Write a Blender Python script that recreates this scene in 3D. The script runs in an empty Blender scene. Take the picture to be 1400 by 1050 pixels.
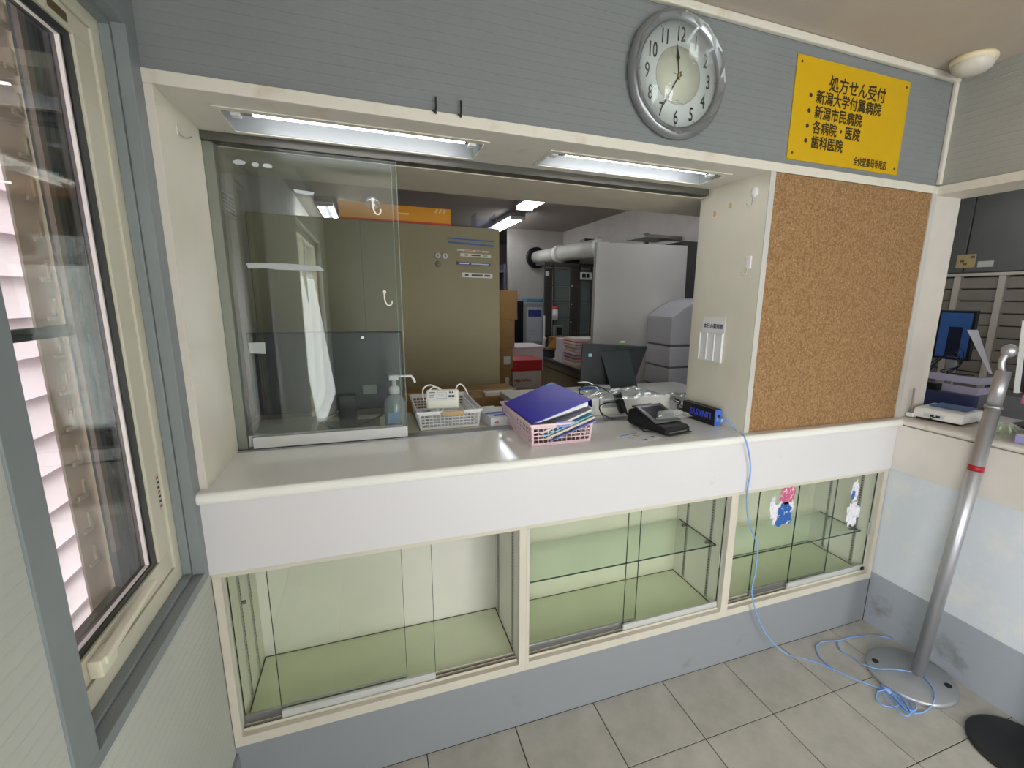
import bpy, math, random
from mathutils import Vector, Matrix
random.seed(7)
S = bpy.context.scene
COL = S.collection
PI = math.pi

# ---------------------------------------------------------------- camera, world, light, exposure
FPX, CX, CY = 640.2, 744.8, 540.2
RC = Matrix(((0.93819631, 0.34175248, 0.05470765), (-0.34572146, 0.91795324, 0.19452126), (0.01625906, -0.20141273, 0.97937151)))
CAMP = Vector((.4241, -1.3258, 1.4804))
cd = bpy.data.cameras.new('camera'); cam = bpy.data.objects.new('camera', cd); COL.objects.link(cam)
cd.sensor_width = 36; cd.lens = FPX / 1400 * 36
cd.shift_x = -(CX - 700) / 1400; cd.shift_y = (CY - 525) / 1400
cd.clip_start = .02
r, f, u = RC.col[0], RC.col[1], RC.col[2]
cam.matrix_world = Matrix(((r.x, u.x, -f.x, CAMP.x), (r.y, u.y, -f.y, CAMP.y), (r.z, u.z, -f.z, CAMP.z), (0, 0, 0, 1)))
S.camera = cam

def at(px, py, ax, val):
    """point of the photograph on the plane ax = val"""
    d = RC @ Vector(((px - CX) / FPX, 1, -(py - CY) / FPX)); i = 'xyz'.index(ax)
    return CAMP + d * ((val - CAMP[i]) / d[i])

W = bpy.data.worlds.new('world'); S.world = W; W.use_nodes = True
W.node_tree.nodes['Background'].inputs[0].default_value = (.98, .99, 1, 1)
W.node_tree.nodes['Background'].inputs[1].default_value = 5.0
S.view_settings.view_transform = 'Standard'; S.view_settings.look = 'None'
S.view_settings.exposure = 0.14; S.view_settings.gamma = 1; S.view_settings.use_curve_mapping = False
S.cycles.transparent_max_bounces = 24
S.cycles.max_bounces = 10

def area(name, loc, rot, sx, sy, power, col=(1, 1, 1)):
    l = bpy.data.lights.new(name, 'AREA'); l.shape = 'RECTANGLE'; l.size = sx; l.size_y = sy; l.energy = power; l.color = col
    o = bpy.data.objects.new(name, l); COL.objects.link(o); o.location = loc; o.rotation_euler = rot
    return o
# daylight through the glazed entrance behind the viewer
area('entrance_daylight', (1.72, -3.86, .92), (math.radians(78), 0, 0), 1.4, 1.6, 38, (1, .99, .98))
# daylight through the large side window behind the viewer
area('side_window_daylight', (-.035, -2.55, 1.22), (0, math.radians(-96), 0), 1.5, 1.7, 23, (.98, .99, 1))

# ---------------------------------------------------------------- materials
def lin(c):
    return tuple(((v / 255) / 12.92 if v / 255 <= .04045 else ((v / 255 + .055) / 1.055) ** 2.4) for v in c) + (1,)
def nd(nt, t, **kw):
    n = nt.nodes.new(t)
    for k, v in kw.items():
        if k in n.inputs: n.inputs[k].default_value = v
        else: setattr(n, k, v)
    return n
MATS = {}
def mat(name, c, rough=.5, metal=0, var=.06, scale=6, bump=0, bscale=60, emit=0, spec=.5, coat=0):
    if name in MATS: return MATS[name]
    m = bpy.data.materials.new(name); m.use_nodes = True; nt = m.node_tree; b = nt.nodes['Principled BSDF']
    b.inputs['Roughness'].default_value = rough; b.inputs['Metallic'].default_value = metal
    b.inputs['Specular IOR Level'].default_value = spec; b.inputs['Coat Weight'].default_value = coat
    lc = lin(c); tc = nd(nt, 'ShaderNodeTexCoord')
    if var:
        n = nd(nt, 'ShaderNodeTexNoise', Scale=scale, Detail=4.0)
        nt.links.new(tc.outputs['Object'], n.inputs['Vector'])
        r = nd(nt, 'ShaderNodeValToRGB'); r.color_ramp.elements[0].position = .3; r.color_ramp.elements[1].position = .7
        r.color_ramp.elements[0].color = tuple(v * (1 - var) for v in lc[:3]) + (1,)
        r.color_ramp.elements[1].color = tuple(min(1, v * (1 + var)) for v in lc[:3]) + (1,)
        nt.links.new(n.outputs['Fac'], r.inputs['Fac']); nt.links.new(r.outputs['Color'], b.inputs['Base Color'])
    else: b.inputs['Base Color'].default_value = lc
    if bump:
        n2 = nd(nt, 'ShaderNodeTexNoise', Scale=bscale, Detail=5.0); nt.links.new(tc.outputs['Object'], n2.inputs['Vector'])
        bp = nd(nt, 'ShaderNodeBump', Strength=bump, Distance=.002); nt.links.new(n2.outputs['Fac'], bp.inputs['Height'])
        nt.links.new(bp.outputs['Normal'], b.inputs['Normal'])
    if emit:
        b.inputs['Emission Color'].default_value = lc; b.inputs['Emission Strength'].default_value = emit
    MATS[name] = m
    return m
def wallpaper(name, c, pitch=.0225):
    m = mat(name, c, .8, var=.05, scale=3); nt = m.node_tree; b = nt.nodes['Principled BSDF']
    tc = nd(nt, 'ShaderNodeTexCoord'); sp = nd(nt, 'ShaderNodeSeparateXYZ'); nt.links.new(tc.outputs['Object'], sp.inputs[0])
    ns = nd(nt, 'ShaderNodeTexNoise', Scale=14.0, Detail=2.0); nt.links.new(tc.outputs['Object'], ns.inputs['Vector'])
    ms = nd(nt, 'ShaderNodeMath', operation='MULTIPLY_ADD'); ms.inputs[1].default_value = .006; nt.links.new(ns.outputs['Fac'], ms.inputs[0]); nt.links.new(sp.outputs['Z'], ms.inputs[2])
    d = nd(nt, 'ShaderNodeMath', operation='DIVIDE'); d.inputs[1].default_value = pitch; nt.links.new(ms.outputs[0], d.inputs[0])
    fr = nd(nt, 'ShaderNodeMath', operation='FRACT'); nt.links.new(d.outputs[0], fr.inputs[0])
    r = nd(nt, 'ShaderNodeValToRGB'); e = r.color_ramp.elements
    e[0].position = 0; e[0].color = (0, 0, 0, 1); e[1].position = .12; e[1].color = (1, 1, 1, 1)
    k = e.new(.24); k.color = (.35, .35, .35, 1); k = e.new(1.0); k.color = (.0, .0, .0, 1)
    nt.links.new(fr.outputs[0], r.inputs['Fac'])
    n2 = nd(nt, 'ShaderNodeTexNoise', Scale=180.0, Detail=3.0); nt.links.new(tc.outputs['Object'], n2.inputs['Vector'])
    ad = nd(nt, 'ShaderNodeMath', operation='MULTIPLY_ADD'); ad.inputs[1].default_value = .5; nt.links.new(n2.outputs['Fac'], ad.inputs[0]); nt.links.new(r.outputs['Color'], ad.inputs[2])
    bp = nd(nt, 'ShaderNodeBump', Strength=.55, Distance=.0018); nt.links.new(ad.outputs[0], bp.inputs['Height']); nt.links.new(bp.outputs['Normal'], b.inputs['Normal'])
    return m
def glass(name, tint, base=.045, rough=0.0, haze=0.0):
    m = bpy.data.materials.new(name); m.use_nodes = True; nt = m.node_tree; nt.nodes.clear(); MATS[name] = m
    out = nd(nt, 'ShaderNodeOutputMaterial'); tr = nd(nt, 'ShaderNodeBsdfTransparent'); tr.inputs[0].default_value = lin(tint)
    gl = nd(nt, 'ShaderNodeBsdfGlossy'); gl.inputs['Roughness'].default_value = rough
    lw = nd(nt, 'ShaderNodeLayerWeight'); lw.inputs[0].default_value = .5
    p = nd(nt, 'ShaderNodeMath', operation='POWER'); p.inputs[1].default_value = 5; nt.links.new(lw.outputs['Facing'], p.inputs[0])
    q = nd(nt, 'ShaderNodeMath', operation='MULTIPLY_ADD'); q.inputs[1].default_value = 1 - base; q.inputs[2].default_value = base; nt.links.new(p.outputs[0], q.inputs[0])
    src = tr
    if haze:
        df = nd(nt, 'ShaderNodeBsdfDiffuse'); df.inputs[0].default_value = (.75, .8, .8, 1)
        mh = nd(nt, 'ShaderNodeMixShader', Fac=haze); nt.links.new(tr.outputs[0], mh.inputs[1]); nt.links.new(df.outputs[0], mh.inputs[2]); src = mh
    mx = nd(nt, 'ShaderNodeMixShader'); nt.links.new(q.outputs[0], mx.inputs[0]); nt.links.new(src.outputs[0], mx.inputs[1]); nt.links.new(gl.outputs[0], mx.inputs[2])
    nt.links.new(mx.outputs[0], out.inputs[0])
    return m
def translucent(name, c, amt=.6):
    m = bpy.data.materials.new(name); m.use_nodes = True; nt = m.node_tree; nt.nodes.clear(); MATS[name] = m
    out = nd(nt, 'ShaderNodeOutputMaterial'); a = nd(nt, 'ShaderNodeBsdfTranslucent'); b = nd(nt, 'ShaderNodeBsdfDiffuse')
    a.inputs[0].default_value = lin(c); b.inputs[0].default_value = lin(c)
    mx = nd(nt, 'ShaderNodeMixShader', Fac=1 - amt); nt.links.new(a.outputs[0], mx.inputs[1]); nt.links.new(b.outputs[0], mx.inputs[2]); nt.links.new(mx.outputs[0], out.inputs[0])
    return m
def stained(name, c, c2, scale, lo, hi, rough, **k):
    """base colour with separate marks of a second colour"""
    m = mat(name, c, rough, var=0, **k); nt = m.node_tree; b = nt.nodes['Principled BSDF']; tc = nd(nt, 'ShaderNodeTexCoord')
    n = nd(nt, 'ShaderNodeTexNoise', Scale=scale, Detail=6.0, Roughness=.65); nt.links.new(tc.outputs['Object'], n.inputs['Vector'])
    r = nd(nt, 'ShaderNodeValToRGB'); r.color_ramp.elements[0].position = lo; r.color_ramp.elements[1].position = hi
    r.color_ramp.elements[0].color = lin(c); r.color_ramp.elements[1].color = lin(c2)
    nt.links.new(n.outputs['Fac'], r.inputs['Fac']); nt.links.new(r.outputs['Color'], b.inputs['Base Color'])
    return m
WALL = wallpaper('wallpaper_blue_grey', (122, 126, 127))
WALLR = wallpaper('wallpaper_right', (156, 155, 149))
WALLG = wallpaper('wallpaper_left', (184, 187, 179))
CEIL = mat('ceiling_board', (176, 166, 154), .85, var=.03, bump=.2, bscale=90)
CREAM = stained('cream_paint', (213, 208, 196), (190, 178, 155), 9, .55, .8, .45)
CREAML = mat('cream_panel', (224, 219, 202), .35, var=.03)
WHITE = stained('white_laminate', (214, 212, 214), (180, 180, 184), 5, .66, .78, .3)
TOPW = mat('white_worktop', (232, 232, 226), .16, var=.02, coat=.2)
INNERTOP = mat('beige_worktop', (205, 200, 182), .3, var=.03)
PALEB = stained('pale_blue_panel', (218, 224, 234), (232, 232, 232), 7, .5, .7, .5)
SKIRT = stained('grey_skirting', (140, 144, 149), (116, 117, 118), 6, .64, .85, .5)
GREYC = mat('grey_casing', (128, 135, 137), .45, var=.05)
ALU = mat('aluminium', (176, 176, 178), .35, .85, var=.04)
ALUW = mat('pale_aluminium', (205, 207, 206), .4, .25, var=.03)
BLACK = mat('black_plastic', (22, 23, 26), .35, var=.1)
DARKG = mat('dark_grey_plastic', (48, 52, 55), .4, var=.05)
WHITEP = mat('white_plastic', (232, 232, 232), .35, var=.02)
GLASS = glass('window_glass', (249, 251, 249), .05)
GLASSD = glass('reception_glass', (250, 252, 251), .05, haze=.004)
CGLASS = glass('cabinet_glass', (253, 254, 252), .03)
EDGE = mat('glass_edge', (38, 62, 52), .15, var=.05)
SHGL = glass('shelf_glass', (244, 249, 245), .05)
CABIN = mat('cabinet_lining', (212, 214, 194), .5, var=.04)
CABW = mat('cabinet_white_side', (226, 224, 216), .5, var=.03)
CARD = mat('cardboard', (158, 122, 78), .8, var=.08, scale=12)
TUBE = mat('lit_tube', (250, 250, 255), .5, var=0, emit=12)
TUBEI = mat('lit_tube_inner', (245, 248, 255), .5, var=0, emit=13)
REFL = mat('lamp_reflector', (140, 144, 144), .3, var=.01)

# ---------------------------------------------------------------- mesh builder
class MB:
    def __init__(s): s.v = []; s.f = []; s.m = []; s.sm = []
    def add(s, vs, fs, mi=0, smooth=False):
        o = len(s.v); s.v += [Vector(p) for p in vs]
        for f in fs: s.f.append([o + i for i in f]); s.m.append(mi); s.sm.append(smooth)
        return s
    def hexa(s, p, mi=0):
        return s.add(p, [(0, 3, 2, 1), (4, 5, 6, 7), (0, 1, 5, 4), (1, 2, 6, 5), (2, 3, 7, 6), (3, 0, 4, 7)], mi)
    def box(s, x0, x1, y0, y1, z0, z1, mi=0, M=None):
        p = [Vector(q) for q in ((x0, y0, z0), (x1, y0, z0), (x1, y1, z0), (x0, y1, z0), (x0, y0, z1), (x1, y0, z1), (x1, y1, z1), (x0, y1, z1))]
        if M: p = [M @ q for q in p]
        return s.hexa(p, mi)
    def tube(s, pts, r, n=8, mi=0, closed=False):
        pts = [Vector(p) for p in pts]; k = len(pts); rs = r if isinstance(r, (list, tuple)) else [r] * k
        vs = []; fs = []; up = None
        for i, p in enumerate(pts):
            a = pts[(i - 1) % k] if (closed or i) else p; b = pts[(i + 1) % k] if (closed or i < k - 1) else p
            t = (b - a)
            if t.length < 1e-9: t = Vector((0, 0, 1))
            t.normalize()
            if up is None: up = Vector((0, 0, 1)) if abs(t.z) < .9 else Vector((1, 0, 0))
            sx = t.cross(up); 
            if sx.length < 1e-6: sx = t.cross(Vector((0, 1, 0)))
            sx.normalize(); up = sx.cross(t).normalized()
            for j in range(n):
                an = 2 * PI * j / n; vs.append(p + (sx * math.cos(an) + up * math.sin(an)) * rs[i])
        for i in range(k if closed else k - 1):
            for j in range(n):
                a0 = i * n; b0 = ((i + 1) % k) * n; j2 = (j + 1) % n
                fs.append((a0 + j, a0 + j2, b0 + j2, b0 + j))
        s.add(vs, fs, mi, True)
        if not closed:
            o = len(s.v) - len(vs)
            s.f.append([o + j for j in range(n)][::-1]); s.m.append(mi); s.sm.append(False)
            s.f.append([o + (k - 1) * n + j for j in range(n)]); s.m.append(mi); s.sm.append(False)
        return s
    def cyl(s, p0, p1, r0, r1=None, n=24, mi=0): return s.tube([p0, p1], [r0, r0 if r1 is None else r1], n, mi)
    def lathe(s, prof, n=32, M=None, mi=0, smooth=True, sx=1, sy=1, caps=False):
        vs = []; fs = []; k = len(prof)
        for (r, z) in prof:
            for j in range(n):
                an = 2 * PI * j / n; vs.append(Vector((r * math.cos(an) * sx, r * math.sin(an) * sy, z)))
        if M: vs = [M @ v for v in vs]
        for i in range(k - 1):
            for j in range(n):
                j2 = (j + 1) % n; fs.append((i * n + j, i * n + j2, (i + 1) * n + j2, (i + 1) * n + j))
        o = len(s.v); s.add(vs, fs, mi, smooth)
        if caps and prof[0][0] > 1e-6: s.f.append([o + j for j in range(n)][::-1]); s.m.append(mi); s.sm.append(False)
        if caps and prof[-1][0] > 1e-6: s.f.append([o + (k - 1) * n + j for j in range(n)]); s.m.append(mi); s.sm.append(False)
        return s
    def prism(s, poly, y0, y1, M=None, mi=0):
        """polygon in x,z pushed from y0 to y1"""
        n = len(poly); vs = [Vector((a, y0, b)) for a, b in poly] + [Vector((a, y1, b)) for a, b in poly]
        if M: vs = [M @ v for v in vs]
        return s.add(vs, [list(range(n)), list(range(n, 2 * n))[::-1]] + [(i, i + n, (i + 1) % n + n, (i + 1) % n) for i in range(n)], mi)
    def quad(s, a, b, c, d, t=.001, mi=0):
        a, b, c, d = map(Vector, (a, b, c, d)); nrm = (b - a).cross(d - a).normalized() * t
        return s.hexa([a, b, c, d, a + nrm, b + nrm, c + nrm, d + nrm], mi)
    def xf(s, M):
        s.v = [M @ v for v in s.v]; return s
def prop(o, label=None, cat=None, group=None, kind=None):
    for k, v in (('label', label), ('category', cat), ('group', group), ('kind', kind)):
        if v: o[k] = v
    return o
def obj(name, mb, mats, parent=None, bevel=0, label=None, cat=None, group=None, kind=None, local=False, seg=2):
    """links a builder as ONE mesh object; vertices are world coordinates unless local"""
    me = bpy.data.meshes.new(name)
    if parent is not None and not local:
        inv = PM[parent.name].inverted(); vs = [inv @ v for v in mb.v]; org = Vector()
    elif parent is None and not local:
        lo = Vector([min(v[i] for v in mb.v) for i in range(3)]); hi = Vector([max(v[i] for v in mb.v) for i in range(3)])
        org = Vector(((lo.x + hi.x) / 2, (lo.y + hi.y) / 2, lo.z)); vs = [v - org for v in mb.v]
    else: vs = mb.v; org = Vector()
    me.from_pydata([tuple(v) for v in vs], [], mb.f)
    mats = mats if isinstance(mats, (list, tuple)) else [mats]
    for m in mats: me.materials.append(m)
    for i, p in enumerate(me.polygons): p.material_index = mb.m[i]; p.use_smooth = mb.sm[i]
    import bmesh
    bm = bmesh.new(); bm.from_mesh(me); bmesh.ops.recalc_face_normals(bm, faces=bm.faces)
    if bevel:
        ed = [e for e in bm.edges if len(e.link_faces) == 2 and e.calc_face_angle(0) > .5 and not e.link_faces[0].smooth]
        if ed: bmesh.ops.bevel(bm, geom=ed, offset=bevel, segments=seg, affect='EDGES', profile=.6, clamp_overlap=True)
    bm.to_mesh(me); bm.free()
    o = bpy.data.objects.new(name, me); COL.objects.link(o); o.location = org
    if parent is not None:
        o.parent = parent; PM[o.name] = PM[parent.name].copy()
    else: PM[o.name] = Matrix.Translation(org)
    return prop(o, label, cat, group, kind)
PM = {}
def root(name, loc, label=None, cat=None, group=None, rz=0, kind=None, M=None):
    o = bpy.data.objects.new(name, None); COL.objects.link(o); o.empty_display_size = .05
    m = M if M is not None else Matrix.Translation(Vector(loc)) @ Matrix.Rotation(rz, 4, 'Z')
    o.matrix_world = m; PM[o.name] = m.copy()
    return prop(o, label, cat, group, kind)
def box(name, x0, x1, y0, y1, z0, z1, m, parent=None, bevel=0, **k):
    return obj(name, MB().box(x0, x1, y0, y1, z0, z1), m, parent, bevel, **k)
def embolden(me, b):
    import bmesh
    src = me.copy(); bm = bmesh.new(); bm.from_mesh(me)
    for i, (dx, dy) in enumerate(((b, 0), (-b, 0), (0, b), (0, -b), (b * .7, b * .7), (-b * .7, -b * .7))):
        c = src.copy(); c.transform(Matrix.Translation((dx, dy, .00001 * (i + 1)))); bm.from_mesh(c)
    bm.to_mesh(me); bm.free()
def text(name, body, size, m, parent, M, sx=1, bold=0, align='LEFT', depth=.0004, space=1, label=None):
    c = bpy.data.curves.new(name, 'FONT'); c.body = body; c.size = size; c.align_x = align; c.extrude = depth; c.space_character = space; c.resolution_u = 3
    t = bpy.data.objects.new(name, c); COL.objects.link(t); bpy.context.view_layer.update()
    me = bpy.data.meshes.new_from_object(t.evaluated_get(bpy.context.evaluated_depsgraph_get()))
    bpy.data.objects.remove(t)
    if bold > 0: embolden(me, bold)
    me.transform(Matrix.Diagonal((sx, 1, 1, 1))); me.transform(PM[parent.name].inverted() @ M); me.materials.clear(); me.materials.append(m)
    o = bpy.data.objects.new(name, me); COL.objects.link(o); o.parent = parent
    if label: o['label'] = label
    return o
def wallM(x, y, z):   # text on a wall that faces -y
    return Matrix.Translation((x, y, z)) @ Matrix.Rotation(PI / 2, 4, 'X')
def smooth_path(pts, n=6):
    pts = [Vector(p) for p in pts]; out = []
    for i in range(len(pts) - 1):
        p0 = pts[max(i - 1, 0)]; p1 = pts[i]; p2 = pts[i + 1]; p3 = pts[min(i + 2, len(pts) - 1)]
        for k in range(n):
            t = k / n
            out.append(.5 * ((2 * p1) + (p2 - p0) * t + (2 * p0 - 5 * p1 + 4 * p2 - p3) * t * t + (3 * p1 - p0 - 3 * p2 + p3) * t ** 3))
    out.append(pts[-1]); return out
def copy_tree(o, parent=None):
    c = o.copy(); COL.objects.link(c)
    if parent: c.parent = parent; c.matrix_parent_inverse = o.matrix_parent_inverse.copy()
    for ch in [q for q in bpy.data.objects if q.parent == o]: copy_tree(ch, c)
    return c
ST = dict(kind='structure')

# ================================================================ SETTING
ZT, ZR, ZC, ZK, ZF = 1.912, 1.940, 1.0, .223, .7735    # soffit, rail top, counter, kick top, fascia bottom
CE = 2.329
XL, XR0, XR1, XW = .02, 1.7118, 1.7348, 2.565
YB = -4.0
# floor with tiles
fl = box('floor', -.2, 7.4, -4.2, 7.0, -.06, -.004, mat('floor_grout', (70, 66, 60), .9), **ST)
TILE = stained('floor_tile', (164, 161, 153), (190, 186, 178), 5.5, .35, .7, .42, bump=.12, bscale=40)
T = .3038; g = .0016
xs = [0] + [.523 - T + i * T for i in range(0, 20) if 0 < .523 - T + i * T < XW] + [XW]
ys = [0, -.2635] + [-.2635 - T * (j + 1) for j in range(12)] + [YB]
tile_me = {}
for i in range(len(xs) - 1):
    for j in range(len(ys) - 1):
        w, h = xs[i + 1] - xs[i], ys[j] - ys[j + 1]
        if w < .01 or h < .01: continue
        key = (round(w, 3), round(h, 3))
        if key not in tile_me:
            o = obj('tile', MB().box(g, w - g, g - h, -g, -.0038, 0), TILE, fl, bevel=.0012, local=True, seg=1); tile_me[key] = o.data
        else:
            o = bpy.data.objects.new('tile', tile_me[key]); COL.objects.link(o); o.parent = fl
        o.location = Vector((xs[i], ys[j], 0)) - fl.location
# the other side of the counter keeps a plain sheet floor
box('floor_pharmacy', -.16, 7.4, .33, 7.0, -.004, .0, mat('vinyl_floor', (120, 116, 108), .5), **ST)
box('ceiling', -.16, 7.4, -4.12, 7.0, CE, CE + .08, CEIL, **ST)
# front wall: over the opening and behind the cork board
box('wall_front', -.0, XW, 0, .12, ZR, CE, WALL, **ST)
box('wall_front_panel', XR1, XW + .155, .012, .30, ZC + .0005, ZT, mat('panel_back', (190, 186, 176), .6), **ST)
box('wall_front_header', -.15, 2.9, .345, .685, 1.886, CE, mat('header_beige', (196, 188, 168), .6), **ST)
# recess soffit with two lamp cut-outs
sf = MB(); LZ = ZT + .028
L1 = (.113, .758, .10, .262); L2 = (.966, 1.61, .10, .24); R1, R2 = L1, L2
L1 = (.1085, .7625, .0955, .2665); L2 = (.9615, 1.6145, .0955, .2445)
sf.box(0, XR1, .0, L1[2], ZT, LZ).box(0, L1[0], L1[2], .345, ZT, LZ).box(L1[0], L1[1], L1[3], .345, ZT, LZ)
sf.box(L1[1], L2[0], L1[2], .345, ZT, LZ).box(L2[0], L2[1], L2[3], .345, ZT, LZ).box(L2[1], XR1, L2[2], .345, ZT, LZ)
obj('trim_8', sf, CREAM, **ST)
# cream rails and stiles of the counter wall
box('trim_1', 0, XW, -.006, .0, ZT, ZR, CREAM, bevel=.001, **ST)                 # top rail
box('trim_2', 0, XL, -.004, .0, ZC, ZT, CREAM, bevel=.001, **ST)                # left stile
box('trim_3', XR0, XR1, -.004, .0, ZC, ZT, mat('trim_greyish', (190, 188, 182), .4), bevel=.001, **ST)
box('trim_4', 2.538, XW, -.004, .012, ZC, ZT, mat('trim_greyish', (190, 188, 182), .4), bevel=.001, **ST)
box('wall_jamb_left', 0, XL, 0, .30, ZC, ZT, CREAML, **ST)
jb = MB().box(XR0, XR1, 0, .335, ZC, ZT)
obj('wall_jamb_right', jb, CREAML, **ST)
box('trim_5', XR0 + .006, XR1 + .012, .337, .362, ZC, 1.886, CREAML, bevel=.002, **ST)
box('trim_6', 2.548, XW, -.016, -.001, 1.945, CE - .022, CREAM, bevel=.004, **ST)   # corner bead
co = MB().prism([(0, CE - .001), (0, CE - .024), (XW, CE - .024), (XW, CE - .001)], -.02, -.001)
obj('trim_7', co, CREAM, bevel=.005, **ST)                                         # cornice
# right hand jamb of the second hatch, continues the counter wall
box('wall_hatch_jamb', XW, 2.718, -.001, .012, ZC, ZT, mat('trim_pinkish', (204, 198, 190), .45), **ST)
# right wall
box('wall_right', XW, XW + .14, YB, -.001, ZR, CE, WALLR, **ST)
box('trim_9', XW - .006, XW + .16, YB, -.002, ZT - .004, ZR, CREAM, bevel=.001, **ST)
box('wall_right_lower', XW, XW + .06, YB, .0, .2562, .9715, PALEB, **ST)
box('baseboard_right', XW - .003, XW + .05, YB, -.003, 0, .2562, stained('grey_skirting_lit', (166, 172, 182), (120, 118, 116), 6, .58, .8, .5), **ST)  # grey skirting with the brighter light of this side put into its colour
box('baseboard_front', 0, XW - .003, .0, .02, 0, ZK, SKIRT, **ST)
# back wall with the glazed entrance opening, side walls
wb = MB().box(-.15, 1.0, YB - .12, YB, 0, CE).box(2.45, XW + .15, YB - .12, YB, 0, CE).box(1.0, 2.45, YB - .12, YB, 2.05, CE)
obj('wall_back', wb, WALL, **ST)
dr = root('door_1', (1.72, YB - .06, 0), kind='structure')
fm = MB()
for a, b in ((1.0, 1.05), (1.7, 1.76), (2.4, 2.45)): fm.box(a, b, YB - .09, YB - .04, 0, 2.05)
fm.box(1.0, 2.45, YB - .09, YB - .04, 2.0, 2.05).box(1.0, 2.45, YB - .09, YB - .04, 0, .08)
obj('door_frame', fm, ALU, dr)
obj('pane', MB().box(1.05, 1.7, YB - .067, YB - .061, .08, 2.0), GLASS, dr)
obj('pane', MB().box(1.76, 2.4, YB - .067, YB - .061, .08, 2.0), GLASS, dr)
# pharmacy shell
box('wall_pharmacy_left', -.16, -.13, .30, 7.0, 0, CE, mat('inner_wall', (178, 172, 160), .7), **ST)
box('wall_pharmacy_back', -.16, 7.4, 6.3, 6.42, 0, CE, mat('inner_wall', (178, 172, 160), .7), **ST)
box('wall_pharmacy_side', 2.83, 2.95, 1.75, 6.3, 0, CE, mat('inner_wall_r', (196, 190, 182), .7), **ST)
box('wall_pharmacy_right', 4.85, 4.95, -4.1, 1.75, 0, CE, mat('inner_wall', (178, 172, 160), .7), **ST)
box('wall_pharmacy_cross', 2.95, 4.85, 1.75, 1.87, 0, CE, mat('inner_wall', (178, 172, 160), .7), **ST)
box('wall_pharmacy_front', 2.705, 4.85, YB - .12, YB, 0, CE, mat('inner_wall', (178, 172, 160), .7), **ST)
box('wall_under_counter_left', -.16, -.13, .0, .30, 0, CE, mat('inner_wall', (178, 172, 160), .7), **ST)

# ---- left wall with window_1
WY0, WY1, WZ0, WZ1 = -.60, 0.0, .775, 2.07
wl = MB().box(-.13, 0, YB, -3.42, 0, CE).box(-.13, 0, -3.42, -1.68, 0, .45).box(-.13, 0, -3.42, -1.68, 1.99, CE).box(-.13, 0, -1.68, WY0 + .02, 0, CE).box(-.13, 0, WY0 + .02, 0, 0, WZ0 + .02).box(-.13, 0, WY0 + .02, 0, WZ1 - .02, CE).box(-.13, 0, -.03, .0, WZ0 + .02, WZ1 - .02)
obj('wall_left', wl, WALLG, **ST)
box('baseboard_left', 0, .008, YB, -.001, 0, .2, SKIRT, **ST)
wn = root('window_1', (-.02, -.3, .775), kind='structure')
def ring(y0, y1, z0, z1, iy0, iy1, iz0, iz1, x0, x1):
    return MB().box(x0, x1, y0, y1, z0, iz0).box(x0, x1, y0, y1, iz1, z1).box(x0, x1, y0, iy0, iz0, iz1).box(x0, x1, iy1, y1, iz0, iz1)
obj('casing', ring(WY0, -.0005, WZ0, WZ1, -.545, -.052, .798, 1.998, -.02, .004), GREYC, wn, bevel=.0015)
obj('inner_casing', ring(-.585, -.03, .79, 2.03, -.54, -.058, .806, 1.990, -.038, -.0205), GREYC, wn, bevel=.001)
CRW = mat('cream_window_frame', (206, 202, 182), .4, var=.03)
GASK = mat('black_gasket', (14, 14, 18), .3)
fr = obj('window_frame', ring(-.575, -.02, .79, 2.03, -.53, -.088, .845, 1.965, -.075, -.0385), CRW, wn, bevel=.001)
sash = obj('sash', ring(-.528, -.090, .847, 1.963, -.503, -.150, .893, 1.928, -.070, -.042), CRW, wn, bevel=.002)
obj('gasket', ring(-.5025, -.1505, .8935, 1.9275, -.495, -.176, .905, 1.913, -.068, -.047), GASK, sash)
obj('glazing_bead', ring(-.4945, -.1765, .9055, 1.9125, -.4925, -.181, .908, 1.9110, -.056, -.050), mat('white_bead', (222, 216, 212), .3), sash)
obj('pane', MB().box(-.061, -.056, -.494, -.18, .906, 1.9115), GLASS, sash)
# label stickers on the sash
obj('sticker', MB().box(-.0419, -.0415, -.11, -.093, 1.0, 1.085), mat('sticker_paper', (200, 196, 180), .6), sash)
ink = mat('ink', (40, 40, 44), .6)
for k in range(7): obj('sticker_line', MB().box(-.0415, -.0413, -.107, -.096, 1.006 + k * .011, 1.011 + k * .011), ink if k % 3 else mat('red_ink', (170, 60, 50), .6), sash)
obj('latch_plate', MB().box(-.0419, -.0405, -.22, -.165, 1.937, 1.952), mat('brass', (120, 105, 60), .35, .6), sash, bevel=.001)
# handle: long lever on a bracket of the lower sash rail
hd = MB().box(-.042, -.022, -.45, -.40, .852, .884)
hd.hexa([Vector(p) for p in ((-.036, -.44, .868), (-.018, -.44, .868), (-.018, -.235, .893), (-.030, -.235, .893), (-.036, -.44, .884), (-.018, -.44, .884), (-.018, -.235, .902), (-.030, -.235, .902))])
obj('handle', hd, mat('handle_cream', (222, 218, 196), .35), sash, bevel=.003)
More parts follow.
